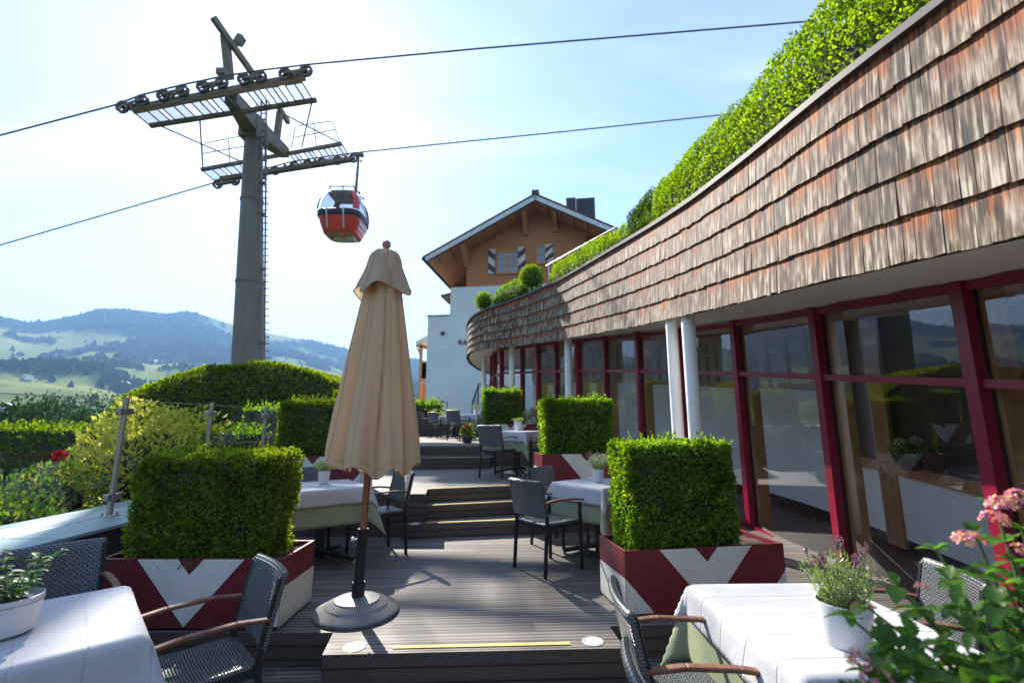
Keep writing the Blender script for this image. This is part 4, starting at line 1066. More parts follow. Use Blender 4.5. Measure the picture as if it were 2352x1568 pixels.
# larch gable
b = MB(); b.slab([(wl, 0, zc), (wr, 0, zc), (wr, 0, roofz(wr) - .25), (rd.x, 0, rd.z - .3), (wl, 0, roofz(wl) - .25)], (0, -1, 0), .25)
b.slab([(wl, .25, zc), (wl, DEP, zc), (wl, DEP, roofz(wl) - .25), (wl, .25, roofz(wl) - .25)], (-1, 0, 0), .2)
b.slab([(wr, .25, zc), (wr, DEP, zc), (wr, DEP, roofz(wr) - .25), (wr, .25, roofz(wr) - .25)], (1, 0, 0), .2)
b.build('gable_wall', M['larch'], house)
# masonry
cl = hl(on_front(1035, 690, OV)); pl = hl(on_front(984, 727, OV))
b = MB(); b.span((cl.x, -.05, 0), (wr + 3, DEP, zc - .01)); b.span((pl.x, -.06, 0), (cl.x - .002, DEP, pl.z)); wall = b.build('masonry_wall', M['house_white'], house)
b = MB(); b.span((pl.x - .05, -.10, pl.z), (cl.x - .004, DEP, pl.z + .05)); b.build('wall_cap', M['coping'], wall)
# roof planes
t_ = .16
for sgn, a_, nm in ((-1, el, 'roof'), (1, er, 'roof')):
    b = MB(); n = Vector((sgn * sl, 0, 1)).normalized()
    b.slab([(rd.x, el.y, rd.z), (a_.x, el.y, a_.z), (a_.x, DEP + 1, a_.z), (rd.x, DEP + 1, rd.z)], n, t_)
    rf = b.build(nm, M['roof_tile'], house)
    b = MB(); off = n * -t_
    b.slab([Vector((rd.x, el.y + .02, rd.z)) + off, Vector((a_.x, el.y + .02, a_.z)) + off, Vector((a_.x, DEP, a_.z)) + off, Vector((rd.x, DEP, rd.z)) + off], n, .03); b.build('roof_boarding', M['rafter'], rf)
    # verge boards
    d = Vector((a_.x - rd.x, 0, a_.z - rd.z)); e = d.normalized()
    b = MB(); p = Vector((rd.x, el.y - .04, rd.z)); b.slab([p + n * .06, p + d + e * .06 + n * .06, p + d + e * .06 - n * .02, p - n * .02], (0, -1, 0), .08); b.build('red_verge', M['roof_red'], rf)
    b = MB(); p = Vector((rd.x, el.y - .02, rd.z)) - n * .02; b.slab([p, p + d, p + d - n * .22, p - n * .22], (0, -1, 0), .06); b.build('white_verge', M['verge_white'], rf)
    b = MB(); p = Vector((rd.x, el.y - .0, rd.z)) - n * .22; b.slab([p, p + d * .985, p + d * .985 - n * .07, p - n * .07], (0, -1, 0), .06); b.build('plum_verge', M['plum'], rf)
    for k in range(1, 9):
        f = k / 8.6; q = Vector((rd.x, 0, rd.z)) + d * f - n * (t_ + .03 + .07)
        b = MB(); b.bar(q + Vector((0, el.y + .1, 0)), q + Vector((0, -.02, 0)), .10, .14, n); b.build('rafter', M['rafter'], rf)
for (x, y0, x1_, y1_) in ((1053, 566, 1073, 613), (1195, 488, 1208, 541), (1267, 484, 1276, 533)):
    p = hl(on_front(x1_, y1_, OV)); b = MB(); w = .22
    zt_ = roofz(p.x) - .28
    pr = [(-1.12, zt_), (-1.12, zt_ - .16), (-.75, zt_ - .34), (-.22, p.z + .12), (-.14, p.z), (0, p.z), (0, zt_)]
    vs = [(p.x - w / 2, q[0], q[1]) for q in pr] + [(p.x + w / 2, q[0], q[1]) for q in pr]; k = len(pr)
    b.add(vs, [tuple(range(k)), tuple(range(k, 2 * k))[::-1]] + [(i, i + k, (i + 1) % k + k, (i + 1) % k) for i in range(k)]); b.build('roof_bracket', M['rafter'], house, bevel=.015)
b = MB(); b.tube([(el.x - .05, el.y - .05, el.z - .1), (el.x - .05, DEP, el.z - .1)], .09, 10); b.build('gutter', M['slate_clad'], house, True)
b = MB(); q = hl(on_front(1229, 449)); b.box((rd.x, el.y + .25, rd.z + .14), (.36, .5, .26)); b.build('ridge_cap', M['slate_clad'], house, bevel=.03)
c0 = hl(on_front(1301, 506, 4)); c1 = hl(on_front(1366, 452, 4)); yc = c0.y
b = MB(); b.span((c0.x, yc, roofz(c0.x) - 1.2), (c0.x + .55, yc + .8, c1.z + .05)); b.span((c0.x + .57, yc + .05, roofz(c1.x) - .8), (c1.x, yc + 1.6, c1.z)); b.build('chimney', M['slate_clad'], house, bevel=.02)
b = MB()
for k in range(1, 4): xx = c0.x + .57 + (c1.x - c0.x - .57) * k / 4; b.span((xx - .01, yc + .03, roofz(c1.x) - .7), (xx + .01, yc + .06, c1.z))
b.build('chimney_seam', M['gasket'], house)
# windows & shutters
def win(x0, y0, x1, y1, cols_, rows_):
    a = hl(on_front(x0, y1, OV)); c = hl(on_front(x1, y0, OV)); f = MB(); w = .07
    X0, X1, Z0, Z1 = a.x, c.x, a.z, c.z
    f.span((X0, -.05, Z0), (X1, .02, Z0 + w)); f.span((X0, -.05, Z1 - w), (X1, .02, Z1)); f.span((X0, -.05, Z0 + w), (X0 + w, .02, Z1 - w)); f.span((X1 - w, -.05, Z0 + w), (X1, .02, Z1 - w))
    if cols_ > 1: f.span(((X0 + X1) / 2 - .06, -.06, Z0 + w), ((X0 + X1) / 2 + .06, .02, Z1 - w))
    n = cols_ * 2
    for k in range(1, n):
        xx = X0 + (X1 - X0) * k / n
        if cols_ > 1 and k == cols_: continue
        f.span((xx - .012, -.03, Z0 + w), (xx + .012, .0, Z1 - w))
    for k in range(1, rows_):
        zz = Z0 + (Z1 - Z0) * k / rows_; f.span((X0 + w, -.032, zz - .012), (X1 - w, .001, zz + .012))
    f.span((X0 - .06, -.09, Z0 - .05), (X1 + .06, .0, Z0 - .001))
    wn = f.build('window', M['rafter'], house)
    g = MB(); g.add([(X0 + w, -.008, Z0 + w), (X1 - w, -.008, Z0 + w), (X1 - w, -.008, Z1 - w), (X0 + w, -.008, Z1 - w)], [(0, 1, 2, 3)]); g.build('pane', M['house_glass'], wn)
M['house_glass'] = mat('sky_reflecting_pane', (.03, .04, .05), .03, spec=1.0); 
gm, gnt, gout = newmat('house_pane'); ggl = N(gnt, 'ShaderNodeBsdfGlossy', Roughness=.03); gdf = N(gnt, 'ShaderNodeBsdfDiffuse'); gdf.inputs[0].default_value = (.12, .14, .16, 1)
gfr = N(gnt, 'ShaderNodeFresnel', IOR=2.3); gmx = N(gnt, 'ShaderNodeMixShader'); L(gnt, gfr.outputs[0], gmx.inputs[0]); L(gnt, gdf.outputs[0], gmx.inputs[1]); L(gnt, ggl.outputs[0], gmx.inputs[2]); L(gnt, gmx.outputs[0], gout.inputs[0]); M['house_glass'] = gm
win(1141, 575, 1191, 629, 2, 3); win(1232, 564, 1253, 606, 1, 2)
def shutter(x0, y0, x1, y1, flip):
    a = hl(on_front(x0, y1, OV)); c = hl(on_front(x1, y0, OV)); X0, X1, Z0, Z1 = a.x, c.x, a.z, c.z
    s = MB(); s.span((X0, -.09, Z0), (X1, -.04, Z1)); so = s.build('shutter', M['cream'], house)
    st = MB(); w = X1 - X0; h = Z1 - Z0; bw = h * .27
    for zz in (Z0 - .05 * h, Z0 + .5 * h):
        q = [(X0, zz + (w * .9 if flip else 0)), (X1, zz + (0 if flip else w * .9)), (X1, zz + bw + (0 if flip else w * .9)), (X0, zz + bw + (w * .9 if flip else 0))]
        q = [(x, min(max(z, Z0), Z1)) for x, z in q]
        st.slab([(x, -.094, z) for x, z in q], (0, -1, 0), .003)
    st.build('shutter_stripe', M['plum'], so)
shutter(1122, 573, 1138, 630, True); shutter(1191, 568, 1207, 624, False); shutter(1253, 562, 1270, 604, False)
# lamp and letters on the white wall
q = hl(on_front(1018, 765, OV - .06)); b = MB(); b.lathe([(.001, -.09), (.10, -.07), (.10, .05), (.001, .06)], (q.x, -.14, q.z), 14); b.build('wall_lamp', M['black'], house, True)
for ch, px in (('K', 1053), ('A', 1064)):
    q = hl(on_front(px, 790.5, OV - .06)); f = bpy.data.curves.new('letter', 'FONT'); f.body = ch; f.size = .31; f.extrude = .02; f.offset = .006
    ob = bpy.data.objects.new('wall_letter', f); COL.objects.link(ob); ob.parent = house; ob.location = (q.x, -.085, q.z); ob.rotation_euler = (R(90), 0, 0); f.materials.append(M['letter'])
    bpy.context.view_layer.update(); me_ = bpy.data.meshes.new_from_object(ob); mo = bpy.data.objects.new('wall_letter', me_); COL.objects.link(mo); mo.parent = house; mo.location = ob.location; mo.rotation_euler = ob.rotation_euler; bpy.data.objects.remove(ob)
# small lean-to roof at the left side
q = hl(on_front(996, 658, 3.0)); b = MB(); b.slab([(q.x, 3, q.z - .1), (cl.x + .3, 3, q.z + .25), (cl.x + .3, 6, q.z + .25), (q.x, 6, q.z - .1)], (-.25, 0, 1), .12); b.slab([(q.x + 1.0, 2.2, q.z - .35), (cl.x + .3, 2.2, q.z - .2), (cl.x + .3, 3, q.z - .1), (q.x + 1.0, 3, q.z - .25)], (-.2, 0, 1), .1); b.build('side_roof', M['roof_tile'], house)
b = MB(); b.span((q.x + .25, 3.1, q.z - .22), (cl.x + .2, 3.3, q.z - .06)); b.build('side_rafter', M['rafter'], house)
# timber balcony building further left
tp = at_y(972, 925, 26)
t = empty('timber_pavilion', (tp.x, tp.y, 0), 0, 'timber balcony with a shallow roof peeking out left of the white wall', 'building')
def tl(x, y, Y=26): return at_y(x, y, Y) - Vector((tp.x, tp.y, 0))
b = MB(); a0 = tl(955, 784, 25.2); a1 = tl(1000, 768, 25.2); a1.z += .2
b.slab([a0, a1, a1 + Vector((0, 3, .1)), a0 + Vector((0, 3, .1))], (-.3, 0, 1), .09); b.slab([a0 + Vector((0, 0, .0)), a0 + Vector((-.5, 3, -.02)), a0 + Vector((-.5, 3.1, -.1)), a0 + Vector((0, .02, -.1))], (-1, 0, 0), .05); b.build('roof', M['verge_white'], t)
b = MB(); p = tl(968, 795); b.bar(p, Vector((p.x, p.y, 2.2)), .16, .16, (0, 1, 0)); b.bar(tl(957, 792), tl(990, 800), .16, .2); b.bar(tl(969, 830), tl(962, 800), .1, .1); b.build('timber_post', M['rafter'], t)
b = MB(); p = tl(969, 832); p2 = tl(990, 832); b.bar(p, p2, .1, .1)
for k in range(12): q = p.lerp(p2, k / 11); b.bar(q, q - Vector((0, 0, .95)), .1, .025, (0, 1, 0))
b.bar(p - Vector((0, 0, 1.0)), p2 - Vector((0, 0, 1.0)), .3, .14); b.build('balcony', M['rafter'], t)
b = MB(); b.span((p.x - .15, 1.0, 1.4), (p2.x + .3, 1.2, p.z - 1.1)); b.build('lower_wall', M['larch'], t)
# ================================================================== planters with clipped hedges
def planter(name, corner, rz, w, d, hx0, hx1, hh, label, n, leaf, mats, seed, depth_in=.05, yw=.6, lump=.02):
    """corner = front left bottom corner, front face looks along -Y rotated by rz"""
    t = empty(name, corner, rz, label, 'planter', 'red and cream planters with clipped hedges')
    h = .405; th = .02
    b = MB(); b.span((0, 0, .012), (w, th, h)); b.span((0, d - th, .012), (w, d, h)); b.span((0, th, .012), (th, d - th, h)); b.span((w - th, th, .012), (w, d - th, h)); b.span((th, th, .02), (w - th, d - th, .05))
    bx = b.build('box', M['red'], t, bevel=.003)
    b = MB(); e = .002
    for poly in ([(.21, 1), (.43, 1), (.5, .77), (.57, 1), (.79, 1), (.5, .02)], [(0, .03), (.16, .03), (0, .57)], [(1, .03), (1, .57), (.84, .03)]):
        pts = [(max(min(x * w, w - .002), .002), -e, .012 + z * (h - .015)) for x, z in poly]
        b.slab(pts, (0, -1, 0), .0015)
    b.build('cream_pattern', M['cream'], bx)
    b = MB(); zc_ = .012 + .57 * (h - .015)
    for xx, nx in ((-e, -1), (w + e, 1)):
        b = MB(); b.slab([(xx, .002, .014), (xx, d - .002, .014), (xx, d - .002, zc_), (xx, .002, zc_)], (nx, 0, 0), .0015); b.build('cream_pattern', M['cream'], bx)
    b = MB(); K = 16
    gx_ = [th + (w - 2 * th) * i / K for i in range(K + 1)]; gy_ = [th + (d - 2 * th) * i / 8 for i in range(9)]
    rr = random.Random(seed)
    vs = [(x, y, h - .035 + rr.uniform(-.012, .012)) for x in gx_ for y in gy_]
    b.add(vs, [(i * 9 + j, (i + 1) * 9 + j, (i + 1) * 9 + j + 1, i * 9 + j + 1) for i in range(K) for j in range(8)]); b.build('soil', M['soil'], t)
    hedge_box('hedge', ((hx0 + hx1) / 2, d / 2, h - .05), (hx1 - hx0, d - 2 * depth_in, hh + .05), n, leaf, mats, t, 0, seed, wr=yw, lump=lump)
    b = MB()
    for k in range(3): x = hx0 + (hx1 - hx0) * (k + .5) / 3; b.tube([(x, d / 2, h - .06), (x + .02, d / 2, h + .2)], .014, 6)
    b.build('stem', M['bark'], t)
    return t
YW = [M['yew'], M['hedge_core']]; HB = [M['hedge'], M['hedge_core']]
planter('hedge_planter', (-2.547, 3.03, L1), 0, 1.137, .47, .12, 1.0, .61, 'red and cream planter with a wide dark yew block, nearest on the left', 40000, .030, YW, 51, .035, .38, .036)
planter('hedge_planter', (.735, 3.205, L1), R(10), 1.175, .46, .085, .875, .68, 'red and cream planter with bright leafy hedge, nearest on the right by the glass', 30000, .028, HB, 52, .04, .62, .02)
planter('hedge_planter', (-2.87, 5.47, L2), R(0), 1.137, .46, .10, 1.05, .64, 'red and cream planter with dark hedge half hidden behind the parasol', 20000, .032, YW, 53, .04, .45, .02)
planter('hedge_planter', (.375, 5.87, L2), R(10), 1.15, .47, .06, .96, .68, 'red and cream planter with bright hedge in front of the single column', 15000, .034, HB, 54, .04, .62, .018)
planter('hedge_planter', (-.60, 9.22, L3), R(8), 1.15, .47, .05, .80, .67, 'red and cream planter with bright hedge farthest along the glass front', 8000, .042, HB, 55, .04, .62, .02)
planter('hedge_planter', (-3.66, 9.25, L3), R(0), 1.137, .46, .06, 1.05, .66, 'red and cream planter with hedge far left behind the parasol canopy', 6000, .045, YW, 56, .04, .5, .02)

# ================================================================== tables and cloths
def cloth_mesh(w, d, drop, zt, inset_, flare, seed, N_=44, wave=.012):
    g = random.Random(seed); ph = [g.uniform(0, 6) for _ in range(6)]
    W, D = w / 2 + drop, d / 2 + drop
    xs = np.linspace(-W, W, N_ + 1); ysv = np.linspace(-D, D, N_ + 1); vs = []
    hw, hd = w / 2 + inset_, d / 2 + inset_
    for x in xs:
        for y in ysv:
            cx = max(-hw, min(hw, x)); cy = max(-hd, min(hd, y)); ox, oy = x - cx, y - cy; q = math.hypot(ox, oy)
            if q < 1e-6: vs.append((x, y, zt + .0015 * math.sin(9 * x + ph[0]) * math.sin(8 * y + ph[1]))); continue
            dx, dy = ox / q, oy / q; s = (x + y) if abs(ox) < abs(oy) else (y - x)
            corner = min(abs(ox), abs(oy)) / max(q, 1e-6)
            wk = max(0, 1 - 2.2 * corner); f = flare * q + wk * wave * (q / drop) * math.sin(9 * s + ph[2]) + wk * wave * .5 * (q / drop) * math.sin(16 * s + ph[3]) + corner * q * .45
            r0 = .012; zz = zt - max(0, q * math.sqrt(max(0, 1 - flare * flare)) - r0 * .4) - (r0 * .2)
            vs.append((cx + dx * (f + r0 * min(1, q / .02)), cy + dy * (f + r0 * min(1, q / .02)), zz))
    b = MB(); n = N_ + 1
    b.add(vs, [(i * n + j, (i + 1) * n + j, (i + 1) * n + j + 1, i * n + j + 1) for i in range(N_) for j in range(N_)])
    return b
def solid(o, th):
    m = o.modifiers.new('thick', 'SOLIDIFY'); m.thickness = th; m.offset = 1; return o
TH = .665
def table(x, y, z, rz, w, d, lab, seed, wd=.15, gd=.31):
    t = empty('bistro_table', (x, y, z), rz, 'black pedestal table ' + lab, 'table', 'cloth covered terrace tables')
    b = MB(); b.box((0, 0, TH - .022), (w, d, .03)); b.build('tabletop', M['black'], t, bevel=.006)
    b = MB(); b.box((0, 0, TH / 2 - .01), (.075, .075, TH - .06)); b.build('pedestal', M['black'], t, bevel=.006)
    for k in range(4):
        a = PI / 4 + k * PI / 2; c_, s_ = math.cos(a), math.sin(a)
        b = MB(); b.bar((c_ * .03, s_ * .03, .085), (c_ * .36, s_ * .36, .03), .05, .035); f = b.build('foot', M['black'], t, bevel=.008)
        b = MB(); b.lathe([(.001, 0), (.018, 0), (.02, .01), (.018, .022), (.001, .022)], (c_ * .35, s_ * .35, 0), 12); b.build('glide', M['pale_metal'], f, True)
    zt = TH - .006
    o = cloth_mesh(w, d, gd, zt, .002, .10, seed, wave=.010).build('green_tablecloth', M['green_cloth'], None, True); o.location = (x, y, z); o.rotation_euler = (0, 0, rz)
    for m in list(o.modifiers): o.modifiers.remove(m)
    tag(solid(o, .002), 'sage green undercloth on the table ' + lab, 'tablecloth', 'sage green undercloths')
    o = cloth_mesh(w, d, wd, zt + .003, .008, .16, seed + 50, wave=.008).build('white_tablecloth', M['white_cloth'], None, True); o.location = (x, y, z); o.rotation_euler = (0, 0, rz)
    for m in list(o.modifiers): o.modifiers.remove(m)
    tag(solid(o, .002), 'white cloth laid over the table ' + lab, 'tablecloth', 'white table cloths')
    return z + zt + .007
RT1 = math.atan2(-.725, .689)
zt1 = table(-1.83, 1.79, L0, RT1, .685, .76, 'in the lower left corner of the photo', 1, wd=.17)
zt2 = table(1.195, 1.935, L0, R(2), .68, .79, 'beside the pink lantana, front right', 2, wd=.15)
zt3 = table(-1.771, 4.488, L1, R(35.6), .64, .66, 'behind the parasol pole', 3)
zt4 = table(.85, 4.68, L1, R(39), .62, .62, 'at the foot of the paired white columns', 4, wd=.16)
zt5 = table(.08, 7.62, L2, R(60), .62, .62, 'on the middle level by the single column hedge', 5, wd=.17)
zt6 = table(-1.05, 12.6, L3, R(60), .62, .62, 'on the top deck beside the farthest hedge', 6)
zt7 = table(-1.78, 14.4, L3, R(45), .62, .62, 'farthest back on the top deck', 7)

# ================================================================== chairs
def make_chair():
    t = empty('wicker_armchair', (0, 0, 0), 0, 'x', 'chair', 'black wicker armchairs on the terrace')
    hw = .195
    for sx in (-1, 1):
        b = MB(); b.bar((sx * hw, .205, 0), (sx * hw, .195, .555), .024, .026, (0, 1, 0)); b.build('leg', M['black'], t, bevel=.004)
        b = MB(); b.bar((sx * hw, -.225, 0), (sx * hw, -.195, .45), .024, .026, (0, 1, 0)); b.bar((sx * hw, -.196, .44), (sx * hw, -.262, .735), .023, .024, (0, 1, 0)); b.build('leg', M['black'], t, bevel=.004)
        b = MB(); P_ = [Vector((sx * (hw + .005), -.235, .572)), Vector((sx * (hw + .008), -.10, .590)), Vector((sx * (hw + .008), .08, .588)), Vector((sx * (hw + .006), .235, .568))]
        for i in range(3): b.bar(P_[i], P_[i + 1] + (P_[i + 1] - P_[i]).normalized() * .002, .034, .017)
        b.build('armrest', M['teak'], t, bevel=.006)
    b = MB()
    for y in (-.19, .19): b.bar((-hw, y, .378), (hw, y, .378), .022, .03)
    for x in (-hw + .004, hw - .004): b.bar((x, -.19, .378), (x, .19, .378), .018, .03)
    b.build('seat_frame', M['black'], t)
    # woven seat, slightly dished, rounded front
    b = MB(); K = 14; vs = []
    for i in range(K + 1):
        for j in range(K + 1):
            x = -hw + .008 + (2 * hw - .016) * i / K; y = -.20 + .42 * j / K
            z = .405 - .012 * math.cos(PI * (x / (2 * hw))) * math.sin(PI * j / K) - (.02 * max(0, (j - K + 2) / 2) ** 2)
            vs.append((x, y, z))
    n = K + 1
    b.add(vs, [(i * n + j, (i + 1) * n + j, (i + 1) * n + j + 1, i * n + j + 1) for i in range(K) for j in range(K)])
    s = b.build('seat', M['weave_s'], t, True); solid(s, .022).modifiers[-1].offset = -1
    b = MB(); vs = []; 
    for i in range(K + 1):
        for j in range(K + 1):
            u_ = -1 + 2 * i / K; v_ = j / K
            x = u_ * (hw + .012); z = .455 + .30 * v_; y = -.205 - .066 * v_ - .022 * (1 - u_ * u_) - (.012 if v_ > .93 else 0) * (v_ - .93) / .07
            vs.append((x, y, z))
    b.add(vs, [(i * n + j, (i + 1) * n + j, (i + 1) * n + j + 1, i * n + j + 1) for i in range(K) for j in range(K)])
    s = b.build('backrest', M['weave_b'], t, True); solid(s, .034).modifiers[-1].offset = 0
    be = s.modifiers.new('round', 'BEVEL'); be.width = .012; be.segments = 3; be.limit_method = 'ANGLE'
    return t
ch0 = make_chair(); first = [True]
def chair(x, y, z, f, label):
    o = ch0 if first[0] else copy_tree(ch0); first[0] = False
    o.location = (x, y, z); o.rotation_euler = (0, 0, math.atan2(-f[0], f[1])); o['label'] = label
chair(-1.345, 2.15, L0, (-.725, -.69), 'black wicker armchair with its back to the nearest left planter corner, front left')
chair(-2.27, 2.49, L0, (.76, -.65), 'dark wicker armchair against the parapet, behind the bushy potted herb')
chair(.70, 1.93, L0, (1, -.05), 'black wicker armchair at the left side of the front right table, farther of two')
chair(.62, 1.35, L0, (1, -.03), 'black wicker armchair cut by the bottom edge, its back top just showing')
chair(1.72, 2.28, L0, (-.977, .21), 'grey glinting wicker armchair behind the pink lantana')
chair(-1.31, 4.69, L1, (-.78, -.63), 'sunlit wicker armchair just right of the parasol pole, below the left platform')
chair(-2.12, 4.93, L1, (.61, -.79), 'dark wicker armchair behind the parasol table, only its back top showing')
chair(.32, 4.27, L1, (.78, .63), 'black wicker armchair right of the lower steps, seen whole from behind')
chair(.50, 5.03, L1, (.69, -.72), 'black wicker armchair facing us behind the table by the paired columns')
chair(-.20, 7.17, L2, (.51, .86), 'black wicker armchair on the middle level, back towards us')
chair(.56, 7.33, L2, (-.86, .51), 'wicker armchair on the middle level half hidden by the hedge')
chair(-1.38, 12.12, L3, (.5, .86), 'black wicker armchair nearest the steps of the top deck')
chair(-2.18, 14.0, L3, (.7, .71), 'dark wicker armchair farther back on the top deck, second from the left')
chair(-2.66, 14.9, L3, (.95, -.3), 'leftmost dark wicker armchair at the back of the top deck')

# ================================================================== pots on the tables
def pot_shape(t, r0, r1, h, m='ceramic'):
    b = MB(); b.lathe([(.001, 0), (r0 * .95, 0), (r0, .006), ((r0 + r1) / 2 + .002, h * .5), (r1, h - .004), (r1 - .001, h), (r1 - .006, h), (r1 - .008, h * .85), (.001, h * .85)], n=40); return b.build('pot', M[m], t, True)
def lavender(x, y, z, label, r0=.042, r1=.056, h=.125, ph=.15, n=110, fl=14, seed=1, spread=.075):
    t = empty('potted_lavender', (x, y, z), random.Random(seed).uniform(0, 6), label, 'potted plant', 'potted lavender on the tables')
    pot_shape(t, r0, r1, h)
    b = MB(); b.lathe([(.001, h * .86), (r1 - .008, h * .86)], n=20); b.build('soil', M['soil'], t)
    g = np.random.default_rng(seed); P = []; D = []; st = MB(); FP = []; FD = []; cut = []
    for k in range(n):
        a = g.uniform(0, 2 * PI); q = math.sqrt(g.random()); base = np.array([math.cos(a) * q * r1 * .6, math.sin(a) * q * r1 * .6, h * .86])
        tip = base + np.array([math.cos(a) * q * spread + g.normal() * .012, math.sin(a) * q * spread + g.normal() * .012, ph * g.uniform(.6, 1.05) * (1.05 - .3 * q)])
        m = 13
        for j in range(m):
            f = (j + g.random()) / m; P.append(base + (tip - base) * f); D.append((tip - base) / np.linalg.norm(tip - base) * .9 + g.normal(size=3) * .55)
        if k < fl:
            tip = tip + np.array([0, 0, ph * g.uniform(.18, .42)]); st.tube([base, tip], .0012, 4)
            for j in range(40):
                f = g.random(); FP.append(tip + np.array([0, 0, -.022 + .034 * f]) + g.normal(size=3) * .0028); FD.append(g.normal(size=3) + np.array([0, 0, .8]))
            cut.append(len(FP))
        elif k % 3 == 0: st.tube([base, tip], .001, 4)
    leaves('foliage', np.array(P), np.array(D), .024 * g.uniform(.6, 1.3, len(P)), .17, [M['lav_leaf']], t, None, seed)
    st.build('stem', M['stem'], t)
    for c0_, c1_ in zip([0] + cut[:-1], cut): leaves('flower_spike', np.array(FP[c0_:c1_]), np.array(FD[c0_:c1_]), .009, .7, [M['lav_flower']], t, None, seed)
    return t
lavender(1.14, 1.72, zt2, 'largest potted lavender with purple tips, in front of the lantana', .070, .085, .135, .175, 150, 13, 71, .058)
p = at_z(743, 1111, zt3); lavender(p.x, p.y, p.z, 'potted lavender left of the parasol canopy hem', .042, .055, .125, .115, 100, 5, 72)
p = at_z(1375, 1107, zt4); lavender(p.x, p.y, p.z, 'purple tipped potted lavender left of the nearest right hedge', .042, .055, .125, .16, 110, 16, 73)
p = at_z(1190, 989, zt5); lavender(p.x, 7.72, zt5, 'short round green potted lavender on the middle level', .05, .066, .15, .09, 90, 0, 74, .05)
lavender(-.98, 12.55, zt6, 'small potted lavender on the table of the top deck', .06, .075, .15, .15, 60, 6, 75, .08)
lavender(-1.72, 14.4, zt7, 'faint potted lavender farthest back on the top deck', .06, .075, .12, .14, 50, 0, 76, .08)
# herb bowl front left
def stem_leaf_plant(t, base_h, nst, hgt, spread, leaf, m, seed, pairs=6):
    g = np.random.default_rng(seed); st = MB(); P = []; D = []; Ls = []
    for k in range(nst):
        a = g.uniform(0, 2 * PI); q = math.sqrt(g.random()); b0 = Vector((math.cos(a) * q * spread * .4, math.sin(a) * q * spread * .4, base_h))
        H_ = hgt * g.uniform(.5, 1.0); ln = Vector((math.cos(a) * q * spread, math.sin(a) * q * spread, 0)); pts = []
        for j in range(6):
            f = j / 5; pts.append(b0 + ln * f * (1 if q < .7 else 1.2) + Vector((0, 0, H_ * (f - .35 * q * f * f))))
        st.tube(pts, [.0025 - .0003 * j for j in range(6)], 5)
        for j in range(1, pairs + 1):
            f = j / pairs; i = min(int(f * 5), 4); pp = pts[i].lerp(pts[i + 1], f * 5 - i); a2 = g.uniform(0, PI)
            for sgn in (0, PI):
                for r_ in range(2 if j == pairs else 1):
                    dd = np.array([math.cos(a2 + sgn + r_ * 1.3), math.sin(a2 + sgn + r_ * 1.3), g.uniform(-.25, .5)]); P.append(np.array(pp)); D.append(dd); Ls.append(leaf * g.uniform(.6, 1.15) * (1.1 - .4 * f if j < pairs else .6))
    st.build('stem', M['stem'], t)
    big_leaves('foliage', np.array(P), np.array(D), np.array(Ls), m, t, seed)
def big_leaves(name, P, D, Ls, m, t, seed, wr=.5, serr=0.0, droop=.5, nseg=5):
    """broad curved leaves: a strip of quads either side of the midrib"""
    g = np.random.default_rng(seed); V = []; F = []
    for p, d, l in zip(P, D, Ls):
        d = d / np.linalg.norm(d); s = np.cross(d, [0, 0, 1.0]); s = s / (np.linalg.norm(s) + 1e-6); s = s + g.normal(size=3) * .15; u = np.cross(s, d)
        o_ = len(V); dr = droop * g.uniform(.4, 1.3); cup = g.uniform(.15, .5)
        for k in range(nseg + 1):
            f = k / nseg; qz = (.10 if k % 2 else -.06) * serr * 8; c_ = p + d * l * f * (1 - .12 * dr * f) - np.array([0, 0, 1.0]) * l * dr * f * f * .5
            w = l * wr * .5 * (math.sin(PI * min(1, f ** .75)) ** .8 + .02); w *= 1 + serr * (1 if k % 2 else -1)
            V += [c_ - s * w + u * w * (cup + qz), c_, c_ + s * w + u * w * (cup + qz)]
        for k in range(nseg):
            a = o_ + k * 3; F += [(a, a + 3, a + 4, a + 1), (a + 1, a + 4, a + 5, a + 2)]
    b = MB(); b.v = [tuple(v) for v in V]; b.f = F; b.mi = [0] * len(F); b.uv = []
    me = bpy.data.meshes.new(name); me.from_pydata(b.v, [], b.f); me.materials.append(M[m]); me.polygons.foreach_set('use_smooth', [True] * len(F)); me.update()
    o_ = bpy.data.objects.new(name, me); COL.objects.link(o_); o_.parent = t; return o_
t = empty('potted_herb', (-1.815, 1.79, zt1), 0, 'bushy green herb in a round white bowl, front left', 'potted plant')
b = MB(); b.lathe([(.001, 0), (.07, 0), (.088, .012), (.095, .06), (.100, .11), (.100, .125), (.096, .127), (.092, .11), (.001, .105)], n=48); b.build('pot', M['ceramic'], t, True)
b = MB(); b.lathe([(.001, .108), (.103, .108)], n=20); b.build('soil', M['soil'], t)
stem_leaf_plant(t, .10, 17, .215, .12, .058, 'basil', 81, 5)

# ================================================================== closed parasol on its weighted stand
bx_, by_ = -1.025, 3.30
t = empty('parasol_stand', (bx_, by_, L1), 0, 'black round stepped parasol base with upright clamp tube', 'parasol stand')
b = MB(); b.lathe([(.001, .002), (.268, .002), (.272, .018), (.262, .030), (.205, .052), (.202, .056), (.198, .062), (.150, .078), (.147, .082), (.143, .088), (.085, .100), (.05, .104), (.001, .105)], n=64); b.build('base', M['base_rubber'], t, True)
tl_ = Vector((.076, .0, 2.60)).normalized()
b = MB(); b.tube([Vector((0, 0, .10)), tl_ * .52], .034, 24); b.tube([tl_ * .10, tl_ * .19], .042, 24); b.tube([tl_ * .495, tl_ * .525], .037, 24); b.build('clamp_tube', M['black'], t, True)
b = MB(); q = tl_ * .46; b.tube([q, q + Vector((-.055, -.02, 0))], .006, 8); b.lathe([(.001, -.006), (.016, -.006), (.016, .006), (.001, .006)], q + Vector((-.058, -.021, 0)), 12, Matrix.Rotation(R(90), 3, 'Y')); b.build('clamp_knob', M['pale_metal'], t, True)
